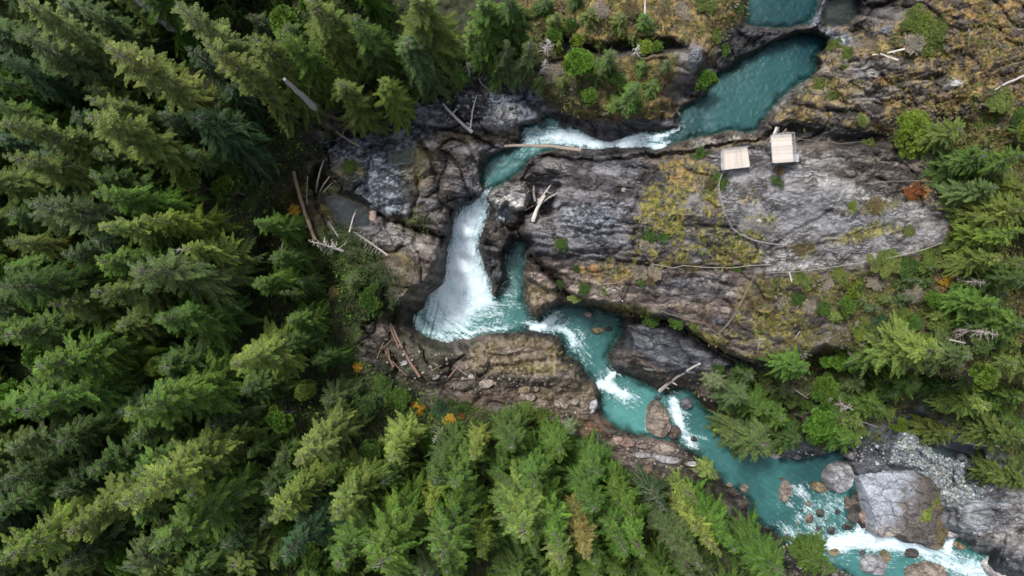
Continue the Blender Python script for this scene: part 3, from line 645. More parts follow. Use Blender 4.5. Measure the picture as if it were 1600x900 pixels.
# wet, dark rock in a band over the waterline and the bed below it
wet = sst(16, 3, -Dr + (nB - .5) * 16) * sst(.35, .55, nA + .12)
C_ = C_ * (1 - .35 * wet[..., None])
C_ = np.where((Dr > 0)[..., None], CL('bed'), C_)
sat = C_[..., 0] / (C_[..., 2] + .001)
ALPHA = rock * sst(1.9, 1.3, sat)
for _D, (_p, _l) in zip(DP, POOLS[1:]):
    if _p in (SIDEPOOL, ROCKPOOL):
        _m = sst(-3, 1, _D); ALPHA = ALPHA * (1 - _m); C_ = C_ * (1 - _m[..., None]) + (np.array([.085,.08,.085]) if _p is SIDEPOOL else np.array([.20,.22,.17])) * _m[..., None]

X_, Y_, Z_ = (U - 800) * 0.1 * (HC - Z) / HC, (450 - V) * 0.1 * (HC - Z) / HC, Z
nx, ny = len(GX), len(GY)
idx = np.arange(nx * ny).reshape(ny, nx)
F = np.stack([idx[1:, :-1], idx[1:, 1:], idx[:-1, 1:], idx[:-1, :-1]], -1).reshape(-1, 4)
me = mesh_np('ground', np.stack([X_, Y_, Z_], -1).reshape(-1, 3), F, m_ground, np.concatenate([C_, ALPHA[..., None]], -1).reshape(-1, 4))
g = link('ground', me); g['kind'] = 'structure'

# ------------------------------------------------------------------ water
FLOWLINE = [(1300,60),(1230,110),(1150,170),(1080,205),(1030,217),(985,220),(950,227),(920,222),(880,213),(830,213),(800,245),(775,268),(758,300),(740,325),(728,360),(722,400),(715,440),(705,480),(740,500),(800,505),(838,510),(870,505),(895,525),(920,560),(945,592),(965,620),(1000,650),(1060,675),(1110,700),(1170,740),(1230,775),(1270,815),(1310,845),(1370,850),(1420,850),(1470,875),(1540,905),(1650,960)]
FOAM = [ # polyline with half width and strength
 ([(1060,201),(1040,208),(1020,216)],5,.7),([(1036,230),(1010,226),(985,222)],7,.9),([(1030,214),(1000,214),(980,220)],8,.75),([(990,220),(955,228),(925,224)],9,1.0),([(930,222),(900,215),(870,214)],12,.95),([(880,213),(850,214),(825,216)],15,.7),([(820,200),(835,205)],10,.35),([(810,240),(790,250),(770,265),(760,290)],10,.22),
 ([(759,304),(757,316)],9,.85),([(752,318),(738,330)],12,.8),([(728,328),(722,352)],15,.75),([(740,335),(735,365)],20,.9),([(728,350),(722,400)],24,1.0),([(722,400),(722,440)],29,1.12),([(735,430),(745,462)],26,1.0),([(700,455),(715,480)],32,1.0),([(675,480),(690,500),(720,500)],22,.75),([(740,480),(760,478)],20,.6),
 ([(652,500),(665,518),(690,528),(715,528)],12,.62),([(720,526),(750,516),(790,514)],7,.6),([(770,455),(760,470)],8,.5),([(795,512),(832,514)],6,.3),
 ([(836,512),(850,508),(862,498)],8,.95),([(848,512),(870,512),(890,520),(898,536)],8,.75),([(860,495),(880,505),(905,530),(915,560)],14,.38),([(855,486),(875,488)],7,.5),
 ([(956,584),(948,598),(935,600)],6,.95),([(945,598),(960,612),(980,620)],8,.85),([(980,615),(996,622)],6,.6),([(955,628),(1000,650)],10,.2),
 ([(1052,628),(1056,645),(1066,665)],8,.95),([(1062,660),(1072,680),(1082,695)],10,.6),([(1016,640),(1010,660),(1012,676)],2.5,.5),([(1088,700),(1084,690)],8,.4),
 ([(1252,765),(1262,775)],8,.6),([(1222,782),(1236,790)],5,.55),([(1240,770),(1300,780),(1325,800)],18,.42),([(1270,790),(1280,830),(1300,850)],26,.50),([(1320,790),(1330,830)],16,.42),([(1345,812),(1342,836)],8,.9),([(1235,830),(1250,845),(1262,860)],12,.62),([(1255,800),(1245,820)],10,.5),
 ([(1262,868),(1285,856),(1310,846)],12,.72),([(1300,850),(1340,842),(1380,850)],15,.86),([(1380,848),(1420,850),(1450,860)],14,.84),([(1450,866),(1490,878),(1530,892),(1600,925)],18,.68),([(1422,836),(1440,848)],12,.5),([(1485,845),(1480,860)],7,.8),([(1520,880),(1545,900)],12,.7),([(1350,870),(1390,880)],14,.4)]
wx = np.arange(630, 1665, 1.5); wy = np.arange(40, 985, 1.5)
def build_water(wx, wy, poly, lv, over, name):
    UU, VV = np.meshgrid(wx, wy)
    uw, vw = warp(UU, VV)
    D = sdf(poly, UU + (uw - UU) * 0.5, VV + (vw - VV) * 0.5, 60)
    lvl = waterlevel(UU, VV) if lv is None else np.full(UU.shape, float(lv))
    fo = np.zeros(UU.shape); al = np.zeros(UU.shape); ac = np.zeros(UU.shape)
    if lv is None:
        q1, q2 = warp(UU, VV, 4)
        for pl, w, s in FOAM:
            d = poly_dist(pl, q1, q2, 3 * w + 5)
            fo = np.maximum(fo, s * sst(2.1, .1, d / w))
        fast = sst(1050, 1000, UU) + sst(440, 480, VV)
        for pl, w, s in FOAM:
            if s > .5:
                d = poly_dist(pl, q1, q2, 6 * w + 5); fo = np.maximum(fo, np.where(UU > 1220, .30, .50) * s * sst(4.5, .8, d / w))
        fo = np.maximum(fo, .06 * np.clip(fast, 0, 1))
        fo = np.maximum(fo, 0.22 * sst(5, 1, D + (fbm(UU / 8, VV / 8, 3, 2) - .5) * 8) * sst(10, 0, np.abs(VV - 500) / 60 - 0.5))
        best = np.full(UU.shape, 1e9); acc = 0
        for i in range(len(FLOWLINE) - 1):
            (ax, ay), (bx, by) = FLOWLINE[i], FLOWLINE[i + 1]; ex, ey = bx - ax, by - ay; L = math.hypot(ex, ey)
            t = np.clip(((UU - ax) * ex + (VV - ay) * ey) / L / L, 0, 1)
            d = np.hypot(UU - ax - t * ex, VV - ay - t * ey)
            sg = ((UU - ax) * ey - (VV - ay) * ex) / L
            m = d < best
            best = np.where(m, d, best); al = np.where(m, acc + t * L, al); ac = np.where(m, sg, ac); acc += L
    murk_shade = np.clip(idw(UU, VV, [(1230,110,.14),(1260,70,.0),(1150,170,.2),(1200,180,.25),(1080,195,.08),(1020,215,.3),(850,210,.8),(780,265,.5),(750,315,.5),(720,380,.6),(700,500,1.0),(800,480,.75),(805,400,.5),(840,490,.3),(930,500,.12),(900,540,.65),(940,570,.5),(960,620,1.0),(1010,640,.8),(1100,690,.45),(1200,760,.35),(1270,720,.2),(1300,830,.6),(1400,850,.7),(1500,870,.6)] if lv is None else [(1210,10,.12),(1310,10,.0),(540,330,.0),(1460,700,.05),(1518,745,.3),(620,245,.3)], 25, 3), 0, 1)  # low values also put the walls' shade into the water colour
    if poly is UPPOOL: murk_shade[:] = .03 + .2 * sst(-60, -10, -UU + 1150)
    zz = lvl + np.clip(fo, 0, 1) * np.where((VV > 300) & (VV < 480) & (UU < 800), .12, .5) * (fbm(UU / 7, VV / 7, 4, 2) - .35) + 0.10 * (fbm(UU / 5, VV / 5, 3, 1) - .5) + fo * 0.22 * (fbm(al / 60, ac / 2.6, 3, 3) - .5) * (0 if lv is not None else 1)
    shallow = np.clip(sst(13, 0, D + (fbm(UU / 12, VV / 12, 3, 4) - .5) * 12) * .85, 0, 1)
    if poly in (GRAVELPOOL, ROCKPOOL, SIDEPOOL, POTHOLE, STREAM): shallow = np.clip(.45 + shallow * .5, 0, 1)
    k = 0.1 * (HC - zz) / HC
    VX = np.stack([(UU - 800) * k, (450 - VV) * k, zz], -1).reshape(-1, 3)
    idx = np.arange(UU.size).reshape(UU.shape)
    F = np.stack([idx[1:, :-1], idx[1:, 1:], idx[:-1, 1:], idx[:-1, :-1]], -1).reshape(-1, 4)
    ok = (D.ravel() > -over)
    F = F[ok[F].all(1)]
    used = np.unique(F); re = np.zeros(UU.size, np.int64); re[used] = np.arange(len(used))
    cols = np.stack([fo, shallow, murk_shade], -1).reshape(-1, 3)[used]
    me = mesh_np(name, VX[used], re[F], (m_still if poly in (GRAVELPOOL, ROCKPOOL, SIDEPOOL, STREAM, POTHOLE) else m_water), cols, True, 'foam')
    a = me.attributes.new('flow', 'FLOAT_VECTOR', 'POINT')
    fl = np.stack([al * .1, ac * .1, 0 * al], -1).reshape(-1, 3)[used].astype(np.float32)
    if lv is not None: fl = VX[used].astype(np.float32)
    a.data.foreach_set('vector', fl.ravel())
    o = link(name, me); o['kind'] = 'structure'
    return o
build_water(wx, wy, RIVER, None, 4, 'river_water')
def small_water(poly, lv, name, st=2.5):
    A = np.array(poly); lo_ = A.min(0) - 8; hi_ = A.max(0) + 8
    build_water(np.arange(lo_[0], hi_[0], st), np.arange(lo_[1], hi_[1], st), poly, lv, 5, name)
small_water(UPPOOL, -6.6, 'upper_pool_water'); small_water(POTHOLE, -5.5, 'pothole_water'); small_water(SIDEPOOL, -12.5, 'side_pool_water')
small_water(STREAM, -21.0, 'side_stream_water'); small_water(GRAVELPOOL, -20.4, 'gravel_pool_water'); small_water(ROCKPOOL, -7.6, 'rock_pool_water')
# ------------------------------------------------------------------ vegetation prototypes (real size, reused by many trees)
def leaf_mesh(name, base, dirv, nrm, ln, wd, tint, mat=None):
    """kite shaped sprays: base point, direction, normal, length, width (arrays)"""
    dirv = dirv / np.linalg.norm(dirv, axis=1, keepdims=True)
    side = np.cross(dirv, nrm); side /= np.linalg.norm(side, axis=1, keepdims=True) + 1e-9
    n = len(base)
    v = np.empty((n, 4, 3))
    v[:, 0] = base
    mid = base + dirv * (ln * 0.45)[:, None]
    v[:, 1] = mid + side * (wd * 0.5)[:, None]; v[:, 2] = base + dirv * ln[:, None]; v[:, 3] = mid - side * (wd * 0.5)[:, None]
    v[:, 2, 2] -= ln * 0.12
    F = np.arange(n * 4).reshape(n, 4)
    t = np.repeat(tint, 4, axis=0)
    return mesh_np(name, v.reshape(-1, 3), F, mat or m_leaf, t, False, 'tint')

def tints(r, n, spread=0.28, warm=0.12, clump=None):
    k = 1 + spread * r.normal(size=n)
    if clump is not None: k = k * clump
    k = np.clip(k, .35, 2.0)
    w = warm * r.normal(size=n)
    return np.stack([k * (1 + w), k, k * (1 - w)], 1)

def conifer(seed, H, R, nb, power=0.8, droop=0.35, rise=0.35, spray=1.0, bare=0.12, dens=9.0, sparse=0.0):
    """trunk with whorled limbs; every limb carries flat feather-like fronds of needle sprays"""
    r = np.random.default_rng(seed)
    s = np.sort(r.random(nb) ** 0.72)                            # 0 top .. 1 bottom
    zb = H * (1 - s * (1 - bare)) - 0.25
    az = np.arange(nb) * 2.39996 + r.normal(size=nb) * 0.5
    L = R * (0.07 + 0.93 * s ** power) * r.uniform(0.55, 1.22, nb)
    L = L * (1 + 0.24 * np.sin(az * 2 + s * 9 + seed) + 0.16 * np.sin(az * 5 - s * 21 + seed * 2))
    keep = r.random(nb) > sparse
    up = rise * (1.15 - s) + 0.05 + r.normal(size=nb) * .06; dr = droop * (0.5 + s) * r.uniform(.7, 1.3, nb)
    per = np.maximum((L * dens).astype(int), 4)
    bi = np.repeat(np.arange(nb)[keep], per[keep]); n = len(bi)
    k = np.concatenate([np.arange(q) for q in per[keep]])
    t = 0.14 + 0.86 * ((k + r.random(n)) / per[bi]) ** .85
    Lb = L[bi]; a = az[bi] + (t - .5) * r.normal(size=nb)[bi] * .25
    rad = Lb * t; z = zb[bi] + Lb * (up[bi] * t - dr[bi] * t * t)
    p = np.stack([rad * np.cos(a), rad * np.sin(a), z], 1)
    sgn = np.where(k % 2 == 0, -1, 1)
    fan = sgn * (1.05 - 0.65 * t) * r.uniform(.75, 1.15, n)
    sl = up[bi] - 2 * dr[bi] * t
    d = np.stack([np.cos(a + fan), np.sin(a + fan), sl * 0.9 + r.normal(size=n) * .10 - 0.08], 1)
    ln = .88 * spray * (0.20 + 0.42 * Lb ** 0.55 * (1.12 - t)) * r.uniform(.75, 1.25, n)
    cl = (1 + 0.20 * r.normal(size=nb))[bi] * (0.88 + .26 * t)   # this year's shoots are paler
    B, D, Nn, LL, WW, TT = [], [], [], [], [], []
    up_n = np.stack([r.normal(size=n) * .22, r.normal(size=n) * .22, np.ones(n)], 1)
    tn = tints(r, n, .16, .07, cl)
    for off, fl, fw, q in ((0, 1, .17, 0), (0.7, .48, .24, .30), (-0.7, .48, .24, .42), (0.6, .36, .26, .62), (-0.6, .36, .26, .74)):
        ca, sa = math.cos(off), math.sin(off)
        dd = np.stack([d[:, 0] * ca - d[:, 1] * sa, d[:, 0] * sa + d[:, 1] * ca, d[:, 2] - abs(off) * .15], 1)
        B.append(p + d * (ln * q)[:, None]); D.append(dd); Nn.append(up_n + r.normal(size=(n, 3)) * .14); LL.append(ln * fl); WW.append(ln * fw); TT.append(tn * (1 + .08 * r.normal(size=(n, 1))))
    me = leaf_mesh('conifer_crown', np.concatenate(B), np.concatenate(D), np.concatenate(Nn), np.concatenate(LL), np.concatenate(WW), np.concatenate(TT))
    tb = MB()
    tb.tube([(0, 0, -1.5), (0, 0, H * .5), (0, 0, H * .985)], [R * .10 + .05, R * .06 + .03, .02], 6)
    wood_ = MB()
    for i in range(0, nb):
        q = [(L[i] * tt * math.cos(az[i]), L[i] * tt * math.sin(az[i]), zb[i] + L[i] * (up[i] * tt - dr[i] * tt * tt) + .02) for tt in (0, .5, .92)]
        wood_.tube(q, [.055, .035, .01], 3, False)
    return me, tb.mesh('conifer_trunk', m_bark), wood_.mesh('conifer_limbs', m_limb), H, R

def snag_proto(seed, H, R, nb):
    r = random.Random(seed)
    tb = MB(); tb.tube([(0, 0, -1), (r.uniform(-.2, .2), 0, H * .5), (0, r.uniform(-.2, .2), H)], [.28, .17, .03], 7)
    w = MB()
    for i in range(nb):
        s = min(1, max(.01, (i + r.uniform(-1.5, 2.5)) / nb)); z = H * (1 - s * .85); a = i * 2.4 + r.uniform(-1.2, 1.2); L = R * (.10 + .9 * s ** .8) * r.choice((.25, .5, .8, 1.15)) * r.uniform(.6, 1.1)
        up = r.uniform(.1, .4); pts = []
        for tt in (0, .35, .7, 1): pts.append(Vector((L * tt * math.cos(a + tt * .2), L * tt * math.sin(a + tt * .2), z + L * (up * tt - .3 * tt * tt))))
        w.tube(pts, [.06, .045, .03, .012], 3, False)
        for k in range(3):
            t0 = r.uniform(.3, .9); p0 = pts[0].lerp(pts[3], t0); b_ = a + r.choice((-.8, .8)); l2 = L * .35 * r.uniform(.5, 1)
            w.tube([p0, p0 + Vector((math.cos(b_) * l2, math.sin(b_) * l2, r.uniform(-.1, .2) * l2))], [.03, .01], 3, False)
    return None, tb.mesh('snag_trunk', m_dead), w.mesh('snag_limbs', m_dead), H, R

def broad(seed, H, R, nl, leaf=0.34, lobes=9, flat=0.75):
    """round headed tree or bush: leaf clumps on limbs spread through the crown volume"""
    r = np.random.default_rng(seed)
    c = []
    for i in range(lobes):
        a = i * 2.4 + r.random() * 1.6; q = math.sqrt((i + .5) / lobes) * r.uniform(.55, 1.0) * (.86 + .2 * math.sin(2 * a + seed))
        c.append((R * q * math.cos(a), R * q * math.sin(a), H * (1 - .42 * q * q) - R * .35 * flat * r.uniform(.6, 1.3), R * r.uniform(.30, .55) * (1.5 / math.sqrt(lobes) + .12)))
    c = np.array(c)
    li = r.integers(0, lobes, nl)
    v = r.normal(size=(nl, 3)); v /= np.linalg.norm(v, axis=1, keepdims=True); v[:, 2] = np.abs(v[:, 2]) * .9 - .15
    sub = 1 + .28 * np.sin(v[:, 0] * 9 + li) * np.sin(v[:, 1] * 8 + li * 2)
    rad = c[li, 3] * (0.55 + .5 * r.random(nl) ** .5) * sub
    p = c[li, :3] + v * rad[:, None] * np.array([1, 1, flat])
    d = v + r.normal(size=(nl, 3)) * .45
    nn = r.normal(size=(nl, 3)) * .5 + np.array([0, 0, 1.0])
    ln = leaf * r.uniform(.6, 1.4, nl)
    cl = (1 + .18 * r.normal(size=lobes))[li]
    me = leaf_mesh('leafy_crown', p, d, nn, ln, ln * r.uniform(.35, .6, nl), tints(r, nl, .25, .10, cl))
    tb = MB(); tb.tube([(0, 0, -1), (0, 0, H * .35), (.05, 0, H * .7)], [R * .07 + .04, R * .05 + .03, .03], 6)
    w = MB()
    for q in c: w.tube([(0, 0, H * .25), tuple(Vector(q[:3]) * .7), tuple(q[:3])], [R * .03 + .02, .03 + R * .012, .015], 4, False)
    return me, tb.mesh('leafy_trunk', m_bark), w.mesh('leafy_limbs', m_bark), H, R

def twiggy(seed, H, R, n):
    """leafless brush: a sheaf of thin grey twigs"""
    r = random.Random(seed); w = MB()
    for i in range(n):
        a = r.uniform(0, 6.28); q = R * math.sqrt(r.random()); b0 = Vector((math.cos(a) * q * .25, math.sin(a) * q * .25, -.2)); tip = Vector((math.cos(a) * q, math.sin(a) * q, H * (1 - .5 * (q / R) ** 2) * r.uniform(.7, 1)))
        mid = b0.lerp(tip, .55) + Vector((0, 0, H * .12)); w.tube([b0, mid, tip], [.035, .028, .01], 3, False)
        for k in range(3):
            p0 = mid.lerp(tip, r.uniform(.1, .8)); w.tube([p0, p0 + Vector((r.uniform(-.5, .5), r.uniform(-.5, .5), r.uniform(.0, .4))) * R * .35], [.022, .008], 3, False)
    return w.mesh('twigs', m_dead), H, R

PR = {
 'fir': [conifer(11, 30, 3.3, 330, .62, .22, .42, 1.05), conifer(12, 28, 3.0, 310, .55, .30, .32, 1.0), conifer(13, 31, 3.6, 320, .70, .25, .45, 1.1), conifer(14, 29, 3.2, 300, .60, .20, .5, 1.05, .12, 7, .15)],
 'hem': [conifer(21, 26, 4.2, 270, .72, .36, .32, 1.15), conifer(22, 24, 4.0, 250, .60, .42, .36, 1.1), conifer(23, 25, 4.6, 270, .8, .34, .40, 1.2)],
 'wide': [conifer(31, 22, 5.0, 230, .70, .40, .30, 1.15, .1, 6.5), conifer(32, 20, 5.2, 230, .55, .45, .40, 1.15, .1, 6.5)],
 'young': [conifer(41, 9, 2.0, 130, .85, .25, .35, .85, .04, 9), conifer(42, 8, 1.9, 120, .8, .3, .4, .8, .04, 7), conifer(43, 10, 2.3, 140, .9, .2, .35, .9, .04, 7)],
 'round': [broad(51, 8, 3.0, 17000, .34, 46), broad(52, 7, 2.8, 15000, .32, 40), broad(53, 9, 3.2, 17000, .34, 52)],
 'bush': [broad(61, 1.7, 1.5, 3600, .17, 22, .7), broad(62, 1.5, 1.6, 2400, .17, 26, .7), broad(63, 1.9, 1.4, 2200, .18, 18, .8), broad(64, 1.6, 1.5, 1900, .16, 16, .9)],
 'snag': [snag_proto(71, 16, 2.4, 60), snag_proto(72, 14, 3.0, 70), snag_proto(73, 12, 2.0, 40)],
}
TW = [twiggy(81, 1.6, 1.6, 110), twiggy(82, 2.2, 1.5, 120)]

PAL = {  # leaf colours
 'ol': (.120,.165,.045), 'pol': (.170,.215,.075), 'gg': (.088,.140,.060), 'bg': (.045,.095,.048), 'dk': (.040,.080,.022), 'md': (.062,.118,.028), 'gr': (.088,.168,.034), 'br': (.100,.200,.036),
 'lg': (.170,.245,.070), 'yg': (.150,.215,.042), 'ly': (.205,.265,.072), 'tn': (.25,.235,.10), 'sg': (.150,.200,.130), 'gold': (.55,.36,.05), 'red': (.26,.09,.035), 'brn': (.14,.11,.06), 'jun': (.130,.172,.046), 'gy': (.30,.27,.22)}
CN = {'ol': 'olive green', 'pol': 'pale olive', 'gg': 'grey-green', 'bg': 'dark bluish green', 'dk': 'very dark green', 'md': 'deep green', 'gr': 'mid green', 'br': 'bright green', 'lg': 'light green', 'yg': 'yellow-green', 'ly': 'pale yellow-green', 'tn': 'tan yellow', 'sg': 'silvery green', 'gold': 'golden yellow', 'red': 'rusty red', 'brn': 'brown', 'jun': 'olive yellow', 'gy': 'greyish'}
cnt = {}
WOODC = {'snag': (1, 1, 1)}
BASES = []
def plant(kind, X, Y, zg, h, r, col, label, cat, group, name, spin=None, tilt=0):
    i = cnt.get(kind, 0); cnt[kind] = i + 1
    crown, trunk, limbs, H0, R0 = PR[kind][i % len(PR[kind])]
    o = empty(name, (X, Y, zg), label, cat, group)
    o.rotation_euler = (random.uniform(-.03, .03), random.uniform(-.03, .03), random.uniform(0, 6.28) if spin is None else spin)
    o.scale = (r / R0 * random.uniform(.88, 1.12), r / R0 * random.uniform(.88, 1.12), h / H0)
    j = random.uniform(.88, 1.12); w = random.uniform(-.07, .07)
    c = PAL[col] if isinstance(col, str) else col
    c = (c[0] * .90, c[1] * .93, c[2] * .70) if kind != 'snag' else c
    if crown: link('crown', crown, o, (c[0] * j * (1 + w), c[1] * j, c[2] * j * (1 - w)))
    link('trunk', trunk, o, (1, 1, 1) if kind != 'snag' else (.95, .95, .95))
    bw = link('branchwork', limbs, o, (.62, .58, .56) if (kind == 'snag' and X > 35) else (1, 1, 1)); bw['kind'] = 'stuff'
    BASES.append((X, Y, r, h))
    return o
def lean_snag(base, tip, up, r, label):
    z = z_at(*base); a = Vector(P(*base, z)); b_ = Vector(P(*tip, z + up)); dv = b_ - a
    o = plant('snag', a.x, a.y, a.z, dv.length, r, 'gy', label, 'dead tree', None, 'dead_tree')
    o.rotation_euler = dv.to_track_quat('Z', 'Y').to_euler(); return o
def by_top(tx, ty, h, dz=0):
    """ground point of a tree of height h whose tip appears at (tx, ty)"""
    zt = h - 4.0
    for _ in range(8):
        x, y, _z = P(tx, ty, zt)
        zg = ground_under(x, y, zt - h)
        zt = zg + h
    return x, y, zg
NAMED = []
def trim(s):
    w = s.split()[:16]
    while w[-1] in ('the', 'of', 'a', 'with', 'in', 'on', 'at', 'by', 'to', 'above', 'below', 'under', 'and', 'from', 'over', 'right', 'left', 'next', 'level', 'upper', 'lower', 'very', 'small', 'big', 'beside', 'between', 'middle', 'most', 'rocky', 'mossy', 'top', 'bottom', 'grey', 'pale', 'an'): w.pop()
    return ' '.join(w)
